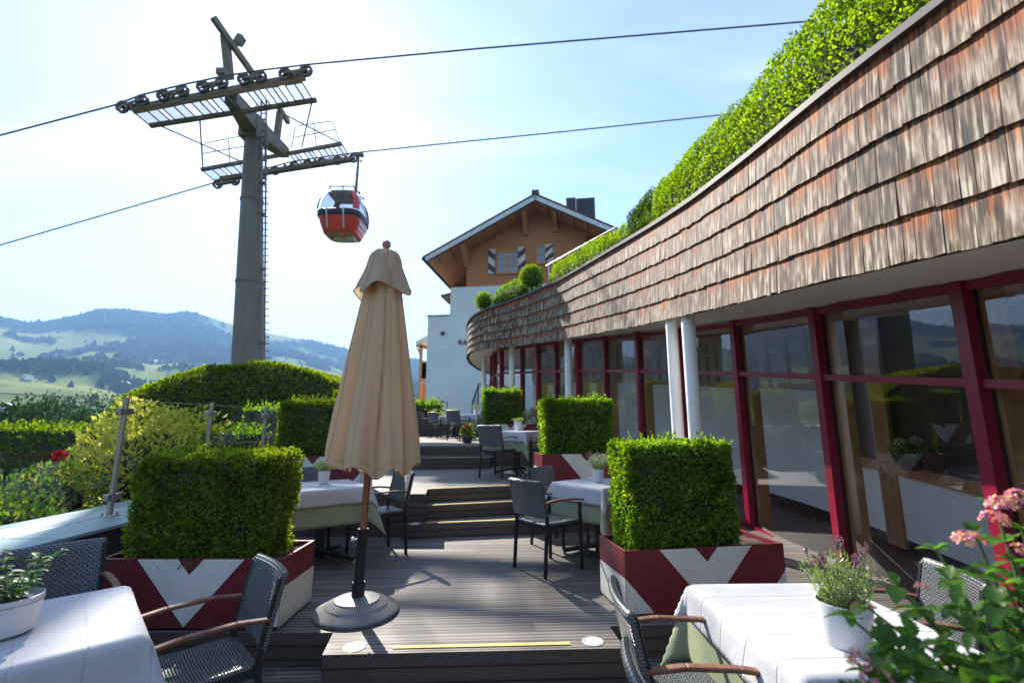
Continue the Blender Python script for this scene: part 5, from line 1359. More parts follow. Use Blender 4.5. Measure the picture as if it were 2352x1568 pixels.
ps = empty('closed_parasol', (bx_ + tl_.x * .2, by_, L1 + .2), 0, 'tall beige canvas parasol folded closed on a wooden pole', 'parasol')
po = Vector(ps.location)
def axis(z): return Vector((bx_ + .076 / 2.60 * z, by_, z)) - po
b = MB(); b.tube([axis(.3), axis(2.42)], .0235, 20); b.build('pole', M['pole_wood'], ps, True)
def zy(y, Y=3.3): return at_y(870, y, Y).z
b = MB(); zf = zy(562); b.lathe([(.001, -.034), (.02, -.032), (.03, -.015), (.033, .002), (.029, .02), (.016, .031), (.001, .034)], axis(zf), 24); b.tube([axis(zf - .06), axis(zf - .02)], .014, 12); b.build('finial', M['finial'], ps, True)
CAN = [(zy(586), .10), (zy(620), .135), (zy(680), .135), (zy(722), .156), (zy(780), .180), (zy(850), .208), (zy(950), .248), (zy(1030), .278), (.955, .284)]
CAN = sorted(CAN); cz = [c[0] for c in CAN]; cr = [c[1] for c in CAN]
b = MB(); NT, NZ = 192, 64; vs = []; zt_, zb_ = zy(586), .955
for k in range(NZ + 1):
    f = k / NZ; z = zt_ + (zb_ - zt_) * f; r0 = float(np.interp(z, cz, cr))
    for j in range(NT):
        th = 2 * PI * j / NT; tw = th + .22 * f * math.sin(th * 2 + 1) + .10 * math.sin(3 * z + th)
        pl = abs(math.cos(4 * tw + .5)); fold = (pl ** .42 - .76) + .10 * math.cos(3 * th + 2)
        amp = .10 + .36 * f ** .8
        fl2 = .06 * math.sin(11 * tw + 2 * z) + .05 * math.sin(5 * th - 2.5 * z) + .035 * math.sin(19 * tw + 1.3) * f
        r_ = r0 * (1 + amp * fold + fl2 * f) * (1 + .05 * math.cos(th - .2) * f)
        za = z + (f ** 6) * (.035 * math.cos(8 * tw + 1.0) + .03 * math.sin(th * 2 + .5) - .02)
        q = axis(za); vs.append((q.x + r_ * math.cos(th) + .025 * f, q.y + r_ * math.sin(th), q.z))
fs = [(k * NT + j, k * NT + (j + 1) % NT, (k + 1) * NT + (j + 1) % NT, (k + 1) * NT + j) for k in range(NZ) for j in range(NT)]
b.add(vs, fs)
def stitch(bld, V_, nt_, rows_, js, r_):
    for j in js:
        P_ = []
        for k in range(0, rows_ + 1, 2):
            q = Vector(V_[k * nt_ + j % nt_]); c_ = axis(q.z + po.z); d_ = Vector((q.x - c_.x, q.y - c_.y, 0)).normalized(); P_.append(q + d_ * .0015)
        bld.tube(P_, r_, 5)
def hem(bld, V_, nt_, row, r_): bld.tube([V_[row * nt_ + j % nt_] for j in range(nt_ + 1)], r_, 5)
stitch(b, vs, NT, NZ, [int(((k * PI - .5) / 4 % (2 * PI)) / (2 * PI) * NT) for k in range(8)], .0032); hem(b, vs, NT, NZ, .0045); hem(b, vs, NT, NZ - 2, .0022)
cn = b.build('canopy', M['canvas'], ps, True)
b = MB(); vs = []; NZ2 = 26; zt2_, zb2_ = zy(575), zy(665)
for k in range(NZ2 + 1):
    f = k / NZ2; z = zt2_ + (zb2_ - zt2_) * f; r0 = float(np.interp(f, [0, .06, .22, .45, .8, 1], [.03, .088, .115, .128, .165, .182]))
    for j in range(NT):
        th = 2 * PI * j / NT
        pl = abs(math.cos(2 * th + .35)) ** .8; r_ = r0 * (1 + (.03 + .40 * f ** 1.8) * (pl - .55) + .02 * math.sin(9 * th + 4 * f) * f)
        za = z + f ** 3 * (.03 * math.sin(4 * th + .6) - .035 * pl + .012 * math.sin(7 * th))
        q = axis(za); vs.append((q.x + r_ * math.cos(th), q.y + r_ * math.sin(th), q.z))
fs = [(k * NT + j, k * NT + (j + 1) % NT, (k + 1) * NT + (j + 1) % NT, (k + 1) * NT + j) for k in range(NZ2) for j in range(NT)] + [tuple(range(NT))]
b.add(vs, fs); hem(b, vs, NT, NZ2, .0045); stitch(b, vs, NT, NZ2, range(12, NT, NT // 8), .0028); b.build('top_flap', M['canvas2'], ps, True)
b = MB(); q = axis(zy(665)); b.bar(q + Vector((-.015, -.150, .06)), q + Vector((-.02, -.168, -.05)), .028, .02); b.build('rib_end', M['pole_wood'], ps, bevel=.004)
b = MB()
for k in range(8):
    th = 2 * PI * k / 8 + .2; r_ = .05
    b.bar(axis(1.05) + Vector((r_ * math.cos(th) * 1.4, r_ * math.sin(th) * 1.4, 0)), axis(2.2) + Vector((r_ * math.cos(th), r_ * math.sin(th), 0)), .014, .02)
b.build('rib', M['pole_wood'], ps)

# ================================================================== garden left of the parapet, pots by the far glass
def shrub(name, c, rad, n, leaf, m, label, cat, seed, ground=-.5, group=None, lump=.25, wr=.6, fill=.35):
    t = empty(name, (c[0], c[1], ground), 0, label, cat, group)
    b = MB(); rr = random.Random(seed)
    for k in range(5):
        a = rr.uniform(0, 6.3); b.tube([(.05 * math.cos(a), .05 * math.sin(a), 0), (rad[0] * .3 * math.cos(a), rad[1] * .3 * math.sin(a), (c[2] - ground) * .6), (rad[0] * .6 * math.cos(a), rad[1] * .6 * math.sin(a), c[2] - ground + rad[2] * .3)], [.02, .014, .006], 6)
    b.build('stem', M['bark'], t)
    blob('foliage', (0, 0, c[2] - ground), rad, n, leaf, [M[m], M['hedge_core']], t, seed, lump=lump, wr=wr, fill=fill)
    return t
shrub('golden_shrub', (-5.05, 6.75, .50), (1.02, .9, 1.0), 6500, .085, 'gold', 'large golden yellow leaved shrub behind the glass railing', 'shrub', 61, lump=.32, wr=.5)
t = shrub('rose_bush', (-5.15, 4.75, .10), (.85, .7, .45), 3200, .06, 'garden', 'low bush with reddish young leaves beside the parapet cap', 'shrub', 62)
t = shrub('leafy_perennial', (-5.55, 5.75, .25), (.65, .55, .5), 1500, .08, 'garden', 'tall leafy perennial with round seed heads, far left garden bed', 'plant', 63, wr=.4, fill=.5)
g = np.random.default_rng(5)
b = MB(); hd = MB()
for k in range(12):
    x, y = g.normal() * .35, g.normal() * .25; h = 1.0 + g.uniform(0, .32); b.tube([(x * .5, y * .5, .4), (x, y, h)], .006, 5); hd.lathe([(.001, -.02), (.018, -.012), (.022, .005), (.012, .018), (.001, .02)], (x, y, h + .01), 8)
b.build('stem', M['stem'], t); hd.build('seed_head', M['lav_leaf'], t, True)
q = at_y(135, 1046, 5.6); t = empty('red_poppy', (q.x, q.y, -.5), 0, 'single red poppy flower above the garden bed, far left', 'flower')
b = MB(); b.tube([(0, 0, 0), (.01, 0, q.z + .47)], .007, 6); b.build('stem', M['stem'], t)
blob('flower', (.01, 0, q.z + .5), (.045, .045, .025), 60, .05, [M['petal_red'], M['hedge_core']], t, 3, core=False, wr=1.0)
def hedge_thing(name, c, size, n, leaf, mats, label, seed, rz=0, **k):
    t = empty(name, (c[0], c[1], c[2]), 0, label, 'hedge'); hedge_box('foliage', (0, 0, 0), size, n, leaf, mats, t, rz, seed, **k)
    b = MB()
    for i in range(4): x = size[0] * (i - 1.5) / 5; b.tube([(x * math.cos(rz), x * math.sin(rz), 0), (x * math.cos(rz), x * math.sin(rz), size[2] * .6)], .03, 6)
    b.build('stem', M['bark'], t); return t
hedge_thing('clipped_hedge', (-11.2, 9.9, -.9), (7.4, .9, 2.02), 17000, .075, YW, 'long low flat topped dark hedge in front of the valley, far left', 65, lump=.03, r=.12)
hedge_thing('clipped_shrub', (-4.02, 7.75, -.5), (.62, .6, 1.98), 3200, .05, HB, 'taller square clipped shrub behind the third railing post', 66)
hedge_thing('clipped_shrub', (-4.0, 6.95, -.5), (.85, .6, 1.62), 3200, .05, HB, 'low clipped shrub just left of the hidden planter, behind the glass', 67)
# tall arched hedge at the foot of the tower
HP = [(215, 1015), (250, 985), (285, 945), (320, 908), (360, 888), (410, 868), (460, 853), (510, 840), (560, 833), (610, 829), (650, 830), (700, 838), (745, 850), (790, 868), (835, 892), (880, 925), (905, 960)]
YH = 12.0
hp = [at_y(x, y, YH) for x, y in HP]; hX = [p.x for p in hp]; hZ = [p.z for p in hp]
t = empty('arched_hedge', (-4.2, YH, -.9), 0, 'big dark hedge with an arched sunlit top at the foot of the tower', 'hedge')
g = np.random.default_rng(68); n = 34000; xm, xM = hX[0] - .4, hX[-1] + .4
xx = g.uniform(xm, xM, n * 2); top = np.interp(xx, hX, hZ) + .78; zz = g.uniform(0, 1, n * 2) * 4.0
kp = zz < top; xx, zz, top = xx[kp][:n], zz[kp][:n], top[kp][:n]; n = len(xx)
face = g.random(n); yy = np.where(face < .62, -.7, g.uniform(-.7, .7, n)); zz = np.where(face < .62, zz, top)
nz = (fbm(xx * 1.3, zz * 1.3 + yy, 4, 4) - .47) * .35; rnd = np.clip((zz - top + .35) / .35, 0, 1)
yy = yy + np.where(face < .62, rnd ** 2 * .22 - nz, 0); zz = zz - g.random(n) ** 2 * .08 + np.where(face >= .62, nz * .5, 0)
Pn = np.stack([xx + 4.2, yy + g.random(n) ** 2 * .12, zz], 1); Dn = np.where((face < .62)[:, None], [0, -.6, .35], [0, -.1, .8]) + g.normal(size=(n, 3)) * .5
core = MB(); rows = []
for x, z in zip(hX, hZ): rows.append([(x + 4.2, -.58, 0), (x + 4.2, -.58, z + .53), (x + 4.2, -.40, z + .70), (x + 4.2, .45, z + .70), (x + 4.2, .58, 0)])
core.add([v for r in rows for v in r], [(k * 5 + j, k * 5 + j + 1, k * 5 + 6 + j, k * 5 + 5 + j) for k in range(len(rows) - 1) for j in range(4)])
leaves('foliage', Pn, Dn, .085 * g.uniform(.6, 1.3, n), .5, YW, t, core, 68)
b = MB()
for x in (-3, -1, 1): b.tube([(x, 0, 0), (x, 0, 2)], .06, 6)
b.build('stem', M['bark'], t)
hedge_thing('clipped_hedge', (-3.35, 17.1, .9), (1.5, .6, 1.05), 1600, .09, HB, 'small clipped hedge by the white wall corner behind the top deck', 69)
t = empty('leafy_plant', (-2.45, 16.05, L3 + .59), 0, 'pale leafy plant growing on the far planter wall', 'plant'); stem_leaf_plant(t, 0, 16, .55, .34, .16, 'garden', 82, 5)
def flower_pot(x, y, z, pet, label, seed, h=.22, r=.2):
    t = empty('potted_flowers', (x, y, z), 0, label, 'potted plant'); pot_shape(t, .09, .13, h, 'slate_clad')
    blob('foliage', (0, 0, h + r * .8), (r, r, r), 420, .06, [M['garden'], M['hedge_core']], t, seed, core=False, fill=.6)
    g = np.random.default_rng(seed)
    for k in range(7):
        a = g.uniform(0, 6.3); blob('flower_head', (r * .8 * math.cos(a), r * .8 * math.sin(a), h + r * g.uniform(.8, 1.8)), (.045, .045, .03), 26, .035, [M[pet], M['hedge_core']], t, seed + k, core=False, wr=.9)
flower_pot(-.98, 10.3, L3, 'petal_red', 'pot of red flowers on the top deck beside the farthest planter', 84, .14, .13)
flower_pot(.42, 9.9, L3, 'petal_pink', 'pot of mixed flowers between the farthest hedge and the glass', 85, .30, .24)

# ================================================================== lantana, front right
t = empty('flowering_lantana', (1.16, 1.02, L0), 0, 'pink and yellow flowering lantana bush close up, front right', 'potted plant')
lo = Vector(t.location)
b = MB(); b.lathe([(.001, 0), (.16, 0), (.165, .02), (.20, .50), (.21, .52), (.20, .53), (.185, .50), (.001, .48)], n=40); b.build('pot', M['slate_clad'], t, True)
g = np.random.default_rng(90); st = MB(); P = []; D = []; Ls = []; heads = []
tips = []
for (x, y, Y) in ((2285, 1160, 1.02), (2240, 1225, .98), (2150, 1260, .98), (2330, 1290, .9), (2060, 1345, .95), (1995, 1395, .98), (1955, 1420, .98), (2180, 1330, .9), (2290, 1385, .82), (2120, 1400, .88), (2230, 1450, .8), (2040, 1490, .86), (1985, 1540, .86), (2130, 1530, .8), (2320, 1500, .76), (2280, 1570, .74), (2200, 1600, .76), (2060, 1600, .82), (2345, 1215, 1.0), (2420, 1180, 1.05), (2420, 1350, .9), (2480, 1500, .8), (2390, 1430, .85), (1960, 1620, .86), (2350, 1600, .72), (2500, 1250, 1.1), (2100, 1460, .86), (2170, 1480, .82), (2250, 1520, .78), (2350, 1450, .82), (2200, 1390, .86), (2310, 1340, .88), (2020, 1440, .9), (2080, 1550, .82), (2160, 1570, .78), (2340, 1550, .75), (2400, 1560, .75), (2260, 1320, .92), (2360, 1380, .86), (2230, 1590, .75), (2010, 1580, .84)):
    tips.append(at_y(x, y, Y) - lo)
for k, tip in enumerate(tips):
    base = Vector((g.uniform(-.06, .06), g.uniform(-.06, .06), .48)); mid = base.lerp(tip, .5) + Vector((g.normal() * .02, g.normal() * .02, .09)); pts = []
    for j in range(9):
        f = j / 8; pts.append(base * (1 - f) ** 2 + mid * 2 * f * (1 - f) + tip * f * f)
    st.tube(pts, [.0055 - .0004 * j for j in range(9)], 6)
    for j in range(2, 9):
        q = pts[j]; tdir = (pts[j] - pts[j - 1]).normalized(); a0 = j * 1.57 + k
        for sg in (0, PI):
            for rep in range(2 if j > 5 else 1):
                an = a0 + sg + rep * .9; s_ = tdir.cross(Vector((0, 0, 1))).normalized(); u_ = s_.cross(tdir)
                dd = s_ * math.cos(an) + u_ * math.sin(an) + tdir * .45 + Vector((0, 0, .1)); P.append(np.array(q)); D.append(np.array(dd)); Ls.append(g.uniform(.03, .062) * (.65 if rep else 1))
st.build('stem', M['stem'], t)
big_leaves('foliage', np.array(P), np.array(D), np.array(Ls), 'lantana', t, 91, wr=.56, serr=.10, droop=.7, nseg=13)
def umbel(c, r, n, mats, seed):
    g = np.random.default_rng(seed); b = MB()
    for k in range(n):
        ph = math.acos(1 - g.random() * .95); a = g.uniform(0, 2 * PI); nn_ = Vector((math.sin(ph) * math.cos(a), math.sin(ph) * math.sin(a), math.cos(ph) * .8 + .1)).normalized(); q = c + nn_ * r * g.uniform(.85, 1.05)
        s_ = nn_.cross(Vector((.3, .5, .8))).normalized(); u_ = nn_.cross(s_); pr = r * .30
        for j in range(4):
            an = j * PI / 2 + k; v0 = q; d1_ = s_ * math.cos(an - .62) + u_ * math.sin(an - .62); d2_ = s_ * math.cos(an) + u_ * math.sin(an); d3_ = s_ * math.cos(an + .62) + u_ * math.sin(an + .62)
            b.add([v0, v0 + d1_ * pr * .85 + nn_ * .001, v0 + d2_ * pr * 1.15 + nn_ * .003, v0 + d3_ * pr * .85 + nn_ * .001], [(0, 1, 2, 3)])
    return b.build('flower_head', mats, t)
for (x, y, Y, r, n) in ((2302, 1168, 1.0, .025, 34), (2340, 1150, 1.0, .022, 30), (2283, 1200, .97, .022, 24), (2226, 1248, .955, .024, 28), (2116, 1350, .93, .009, 14), (1968, 1395, .96, .008, 10), (2003, 1398, .955, .008, 10), (1968, 1520, .85, .017, 22), (2015, 1568, .83, .022, 24), (2345, 1268, .9, .014, 14), (2440, 1230, 1.0, .03, 26)):
    umbel(at_y(x, y, Y) - lo, r, n, M['petal_pink'] if r > .013 else M['petal_bud'], int(x + y)) if 'petal_bud' in M else umbel(at_y(x, y, Y) - lo, r, n, M['petal_pink'], int(x + y))
# ================================================================== terrain, valley, mountains
SKY = [(-900, 740), (-500, 700), (-250, 715), (-100, 735), (0, 725), (26, 729), (57, 738), (94, 738), (146, 728), (203, 716), (224, 707), (286, 708), (333, 713), (385, 719), (432, 712), (469, 723), (508, 736), (536, 744), (620, 765), (700, 778), (760, 791), (805, 804), (880, 815), (970, 826), (1100, 850), (1300, 880), (1700, 900), (2400, 880)]
def az_of(x, y): r = ray(x, y); return math.atan2(r[0], r[1]), r[2] / math.hypot(r[0], r[1])
ske = [az_of(x, y) for x, y in SKY]
skA = [-PI, -2.4, -1.9, -1.5, -1.25] + [e[0] for e in ske if e[0] > -1.05]; skE = [.16, .2, .24, .22, .25] + [e[1] for e in ske if e[0] > -1.05]
skA += [2.2, PI]; skE += [.12, .16]
RM = 1700.0
def terr(A, r):
    A = np.asarray(A, float); r = np.asarray(r, float)
    E_ = np.interp(A, skA, skE); x = r * np.sin(A); y = r * np.cos(A)
    z0 = -1.1 - np.clip((r - 20) / 60, 0, 1) * 14 - np.clip((r - 80) / 150, 0, 1) * 22
    # the chalet side stays high
    up = np.clip((A + .26) / .12, 0, 1) * np.clip((r - 12) / 5, 0, 1) * np.clip((260 - r) / 200, 0, 1)
    z0 = z0 * (1 - up) + .6 * up
    t = np.clip((r - 230) / (RM - 230), 0, 1)
    ridge = (fbm(x / 260, y / 260, 21, 5) - .47) * 2
    rid2 = (np.abs(fbm(x / 420 + 4, y / 420, 5, 4) - .47)) * 2
    prof = t ** 1.25
    z = z0 * (1 - t) + (E_ * RM) * prof + ridge * 95 * t * (1 - t) * 1.5 - rid2 * 130 * t * (1 - t) + np.clip(t * 8, 0, 1) * (fbm(x / 60, y / 60, 8, 3) - .47) * 14 * (1 - t ** 6)
    # nearer foothill on the left
    fh = np.exp(-((A + .84) / .17) ** 2) * np.exp(-((r - 560) / 190) ** 2) * 34
    z = z + fh
    back = np.clip((r - RM) / 500, 0, 1); z = np.where(r > RM, E_ * RM - back * 160 + (fbm(x / 120, y / 120, 9, 3) - .47) * 20, z)
    return z
NA, NR = 420, 150
Az = np.linspace(-PI, PI, NA + 1)[:-1]; Rr = np.concatenate([[4], np.linspace(8, 40, 9), 40 * (RM / 40) ** np.linspace(.03, 1, NR - 24), np.linspace(RM + 40, 2500, 14)])
NR = len(Rr); AA, RR = np.meshgrid(Az, Rr, indexing='ij'); ZZ = terr(AA, RR)
V = np.stack([RR * np.sin(AA), RR * np.cos(AA), ZZ], -1).reshape(-1, 3)
F = []
for i in range(NA):
    i2 = (i + 1) % NA
    for j in range(NR - 1): F.append((i * NR + j, i2 * NR + j, i2 * NR + j + 1, i * NR + j + 1))
F.append(tuple(i * NR for i in range(NA))[::-1])
me = bpy.data.meshes.new('terrain'); me.from_pydata(V.tolist(), [], F); me.polygons.foreach_set('use_smooth', [True] * len(F)); me.update()
def forest_mask(x, y):
    """1 = wood, 0 = meadow; the same noise drives the ground colour (vertex attribute) and the trees"""
    v = fbm(x / 210 + 3.1, y / 210 + 7.7, 31, 4) + .35 * (fbm(x / 60, y / 60, 33, 3) - .47)
    r = np.hypot(x, y); return v - np.interp(r, [0, 300, 600, 1100, 1700], [.37, .38, .43, .44, .34])
fm = forest_mask(V[:, 0], V[:, 1]); att = me.attributes.new('wood', 'FLOAT', 'POINT'); att.data.foreach_set('value', np.clip(.5 + fm * 14, 0, 1).astype(np.float32))
terrain = bpy.data.objects.new('terrain', me); COL.objects.link(terrain); tag(terrain, kind='structure')
m, nt, out = newmat('valley_ground')
a_ = N(nt, 'ShaderNodeAttribute', attribute_name='wood'); nz_ = N(nt, 'ShaderNodeTexNoise', Scale=.05, Detail=8.0, Roughness=.65); L(nt, coords(nt), nz_.inputs['Vector'])
n2_ = N(nt, 'ShaderNodeTexNoise', Scale=.008, Detail=4.0); L(nt, coords(nt), n2_.inputs['Vector'])
mead = ramp(nt, mathn(nt, 'ADD', mathn(nt, 'MULTIPLY', nz_.outputs[0], .5), mathn(nt, 'MULTIPLY', n2_.outputs[0], .5)), [(.35, (.11, .17, .045)), (.5, (.20, .245, .07)), (.65, (.32, .31, .13))])
wood_ = ramp(nt, nz_.outputs[0], [(.35, (.012, .030, .010)), (.65, (.035, .065, .020))])
mx = N(nt, 'ShaderNodeMix', data_type='RGBA'); L(nt, mathn(nt, 'MULTIPLY', a_.outputs['Fac'], 1), mx.inputs[0]); L(nt, mead.outputs[0], mx.inputs[6]); L(nt, wood_.outputs[0], mx.inputs[7])
pb = N(nt, 'ShaderNodeBsdfDiffuse'); L(nt, mx.outputs[2], pb.inputs[0]); L(nt, pb.outputs[0], out.inputs[0]); me.materials.append(m)
# woods: small tree shapes standing on the wooded ground, uncountable
g = np.random.default_rng(77); n = 60000
A_ = g.uniform(-1.9, .2, n); r_ = 130 + (1650 - 130) * g.random(n) ** .8; X, Y = r_ * np.sin(A_), r_ * np.cos(A_)
k = (forest_mask(X, Y) > .0) | (g.random(n) < .03); A_, r_, X, Y = A_[k][:17000], r_[k][:17000], X[k][:17000], Y[k][:17000]; n = len(X); Zt = terr(A_, r_)
V = []; F = []; h = g.uniform(7, 15, n) * np.interp(r_, [130, 600, 1700], [.55, .8, 1.25]); w = h * g.uniform(.2, .42, n); con = g.random(n) < .6
for i in range(n):
    o_ = len(V); x, y, z = X[i], Y[i], Zt[i]; q = g.random() * 6
    if con[i]:
        for j in range(5): V.append((x + w[i] * math.cos(q + j * 1.2566), y + w[i] * math.sin(q + j * 1.2566), z + h[i] * .1))
        V.append((x, y, z + h[i])); F += [(o_ + j, o_ + (j + 1) % 5, o_ + 5) for j in range(5)]
    else:
        ww = w[i] * 1.5; hh = h[i] * .75
        for zz, rr in ((.12, .7), (.55, 1.0), (.85, .6)):
            for j in range(5): V.append((x + ww * rr * math.cos(q + j * 1.2566 + zz), y + ww * rr * math.sin(q + j * 1.2566 + zz), z + hh * zz))
        V.append((x, y, z + hh))
        for a in range(2): F += [(o_ + a * 5 + j, o_ + a * 5 + (j + 1) % 5, o_ + a * 5 + 5 + (j + 1) % 5, o_ + a * 5 + 5 + j) for j in range(5)]
        F += [(o_ + 10 + j, o_ + 10 + (j + 1) % 5, o_ + 15) for j in range(5)]
me = bpy.data.meshes.new('forest'); me.from_pydata(V, [], F); me.update(); M['far_tree'] = leafmat('far_tree', [(.012, .035, .012), (.022, .05, .015), (.04, .075, .02), (.06, .10, .03)], (1.5, 1.6, .6), tmix=.15, gloss=0.0)
me.materials.append(M['far_tree']); fo = bpy.data.objects.new('forest', me); COL.objects.link(fo); tag(fo, 'dark woods covering the valley sides', 'woods', kind='stuff')
def hit(x, y):
    """first point of the terrain along the sight line"""
    r = Vector(ray(x, y)); hh = math.hypot(r.x, r.y); A = math.atan2(r.x, r.y); prev = None
    for rr in np.concatenate([np.linspace(60, 300, 160), np.linspace(302, 1700, 500)]):
        z = EYE + r.z / hh * rr
        if terr(A, rr) > z: return Vector((rr * math.sin(A), rr * math.cos(A), float(terr(A, rr)))), rr
    return Vector((900 * math.sin(A), 900 * math.cos(A), float(terr(A, 900)))), 900
# farmhouses across the valley
k = 0
HL = ['whitewashed farmhouse far left low in the valley', 'white farmhouse above the flat hedge, far left', 'pale farmhouse among the dark woods, left', 'bright roofed farmhouse right of the first railing post', 'small white farmhouse on the slope behind the railing post', 'farmhouse with bright wall highest of the valley group', 'lone farmhouse on the pale meadow below the ridge', 'wide low barn at the edge of the near valley trees']
for (x, y, s) in ((15, 938, 1.2), (58, 952, 1.0), (62, 869, 1.1), (168, 934, 1.25), (262, 881, 1.0), (310, 876, 1.1), (362, 834, .9), (285, 885, 1.0)):
    p, rr = hit(x, y); sc = s * rr * 8.5 / 1057 / 8
    t = empty('farmhouse', p - Vector((0, 0, .5)), R(20 * k - 60) , HL[k], 'house', 'farmhouses across the valley')
    b = MB(); b.span((-6 * sc, -4 * sc, -1), (6 * sc, 4 * sc, 4 * sc)); b.v += []; o_ = len(b.v)
    b.add([(-6 * sc, -4 * sc, 4 * sc), (-6 * sc, 4 * sc, 4 * sc), (-6 * sc, 0, 6.3 * sc), (6 * sc, -4 * sc, 4 * sc), (6 * sc, 4 * sc, 4 * sc), (6 * sc, 0, 6.3 * sc)], [(0, 1, 2), (3, 5, 4), (0, 2, 5, 3), (1, 4, 5, 2)]); b.build('wall', M['white_paint'], t)
    b = MB()
    for sg in (-1, 1): b.slab([(-7 * sc, 0, 6.6 * sc), (7 * sc, 0, 6.6 * sc), (7 * sc, sg * 5.2 * sc, 3.7 * sc), (-7 * sc, sg * 5.2 * sc, 3.7 * sc)], (0, sg * .5, 1), .3 * sc)
    b.build('roof', M['roof_tile'], t); k += 1
# broadleaf trees just beyond the garden
TL = ['round leafy tree in the valley above the flat dark hedge', 'wide leafy tree left of the golden shrub', 'dark tree at the left edge beyond the hedge', 'pale green tree in the valley gap, low', 'tall dark tree beyond the railing glass', 'bushy tree close behind the arched hedge edge', 'small round tree between the two valley meadows', 'leafy tree near the left frame edge']
for k, (x, yt, dist, w) in enumerate(((68, 945, 62, 4.2), (150, 938, 70, 5.2), (8, 928, 85, 4.5), (215, 968, 58, 3.4), (228, 922, 110, 5.2), (258, 935, 80, 4.0), (112, 912, 140, 5.5), (-40, 950, 60, 4.5))):
    r = Vector(ray(x, yt)); hh = math.hypot(r.x, r.y); A = math.atan2(r.x, r.y); zt = EYE + r.z / hh * dist; zg = float(terr(A, dist)); X, Y = dist * math.sin(A), dist * math.cos(A); H_ = zt - zg
    t = empty('broadleaf_tree', (X, Y, zg), 0, TL[k], 'tree', 'trees in the valley beyond the garden')
    b = MB(); b.tube([(0, 0, -.5), (.1, 0, H_ * .3), (.2, .1, H_ * .7)], [.35, .28, .12], 8)
    for j in range(5): a = j * 1.3; b.tube([(.1, 0, H_ * .35), (w * .5 * math.cos(a), w * .5 * math.sin(a), H_ * .62)], [.14, .05], 6)
    b.build('trunk', M['bark'], t)
    blob('crown', (0, 0, H_ * .6), (w, w, H_ * .42), 2600, .55, [M['tree'], M['hedge_core']], t, 100 + k, lump=.4, fill=.4)
# garden soil beside the terrace
b = MB(); b.prism([(-3.9, -2), (-3.9, 12), (-4.5, 16), (-14, 16), (-16, 4), (-9, -2)], -1.4, -.62); M['lawn'] = mat('garden_grass', (.085, .14, .035), .95, var=.6, nscale=14, bump=1, bscale=120); tag(b.build('garden_bed', M['lawn']), kind='structure')

# ================================================================== air
m, nt, out = newmat('valley_haze')
pv = N(nt, 'ShaderNodeVolumePrincipled'); pv.inputs['Color'].default_value = (.32, .58, 1.0, 1); pv.inputs['Density'].default_value = .00045; pv.inputs['Anisotropy'].default_value = .1
L(nt, pv.outputs[0], out.inputs['Volume'])
b = MB(); b.span((-2600, -2600, -62), (2600, 2600, 470)); hz = b.build('haze', m); tag(hz, kind='stuff')

# ================================================================== sun, sky, camera
AZ, ELV = R(-29.1), R(36.5)
sd = Vector((math.sin(AZ) * math.cos(ELV), math.cos(AZ) * math.cos(ELV), math.sin(ELV)))
sl_ = bpy.data.lights.new('sun', 'SUN'); sl_.energy = 3.75; sl_.angle = R(.55); sl_.color = (1.0, .93, .82)
so = bpy.data.objects.new('sun', sl_); COL.objects.link(so); so.rotation_euler = sd.to_track_quat('Z', 'Y').to_euler(); so.location = sd * 60
w = bpy.data.worlds.new('World'); scene.world = w; w.use_nodes = True; nt = w.node_tree; nt.nodes.clear()
out = N(nt, 'ShaderNodeOutputWorld'); bg = N(nt, 'ShaderNodeBackground'); bg.inputs[1].default_value = .084
sk = N(nt, 'ShaderNodeTexSky', sky_type='NISHITA', sun_disc=False); sk.sun_elevation = ELV; sk.sun_rotation = AZ
sk.altitude = 800; sk.air_density = 1.0; sk.dust_density = .4; sk.ozone_density = 1.6
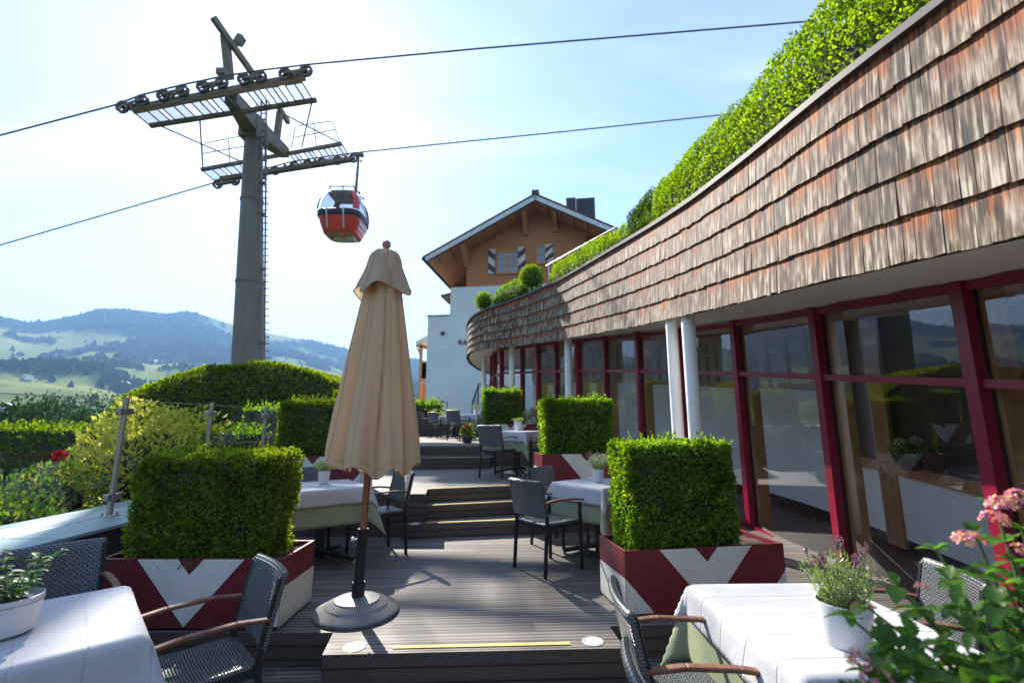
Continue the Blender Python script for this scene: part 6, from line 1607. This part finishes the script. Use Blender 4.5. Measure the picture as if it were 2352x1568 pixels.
# thin cirrus streaks
tc = N(nt, 'ShaderNodeTexCoord'); sp = N(nt, 'ShaderNodeSeparateXYZ'); L(nt, tc.outputs['Generated'], sp.inputs[0])
zc_ = mathn(nt, 'ADD', mathn(nt, 'MAXIMUM', sp.outputs[2], 0), .18); cb = N(nt, 'ShaderNodeCombineXYZ'); L(nt, mathn(nt, 'DIVIDE', sp.outputs[0], zc_), cb.inputs[0]); L(nt, mathn(nt, 'DIVIDE', sp.outputs[1], zc_), cb.inputs[1])
mp = N(nt, 'ShaderNodeMapping'); mp.inputs['Rotation'].default_value = (0, 0, R(-38)); mp.inputs['Scale'].default_value = (.5, 2.4, 1); L(nt, cb.outputs[0], mp.inputs[0])
cn_ = N(nt, 'ShaderNodeTexNoise', Scale=1.3, Detail=7.0, Roughness=.55, Distortion=.8); L(nt, mp.outputs[0], cn_.inputs['Vector'])
cr_ = ramp(nt, cn_.outputs[0], [(.40, (.06, .06, .06)), (.55, (.22, .22, .22)), (.74, (1, 1, 1))])
cm_ = N(nt, 'ShaderNodeMix', data_type='RGBA'); L(nt, mathn(nt, 'MULTIPLY', cr_.outputs[0], .5), cm_.inputs[0]); hs_ = N(nt, 'ShaderNodeHueSaturation', Saturation=.95); L(nt, sk.outputs[0], hs_.inputs['Color']); L(nt, hs_.outputs[0], cm_.inputs[6]); cm_.inputs[7].default_value = (6.2, 6.4, 6.6, 1)
L(nt, cm_.outputs[2], bg.inputs[0]); L(nt, bg.outputs[0], out.inputs[0])
cam = bpy.data.cameras.new('camera'); co = bpy.data.objects.new('camera', cam); COL.objects.link(co)
co.location = (0, 0, EYE); co.rotation_euler = (R(90) + PITCH, 0, 0); cam.sensor_width = 36; cam.lens = FPX / 2352 * 36; cam.clip_end = 8000; cam.clip_start = .05
cam.dof.use_dof = True; cam.dof.focus_distance = 2.9; cam.dof.aperture_fstop = 2.4
scene.camera = co
scene.view_settings.view_transform = 'Standard'; scene.view_settings.look = 'None'; scene.view_settings.gamma = 1; scene.view_settings.exposure = 1.92
cy = scene.cycles; cy.max_bounces = 9; cy.diffuse_bounces = 4; cy.glossy_bounces = 4; cy.transmission_bounces = 6; cy.transparent_max_bounces = 24; cy.volume_bounces = 0; cy.use_denoising = True
cy.sample_clamp_indirect = 8.0; cy.caustics_reflective = False; cy.caustics_refractive = False
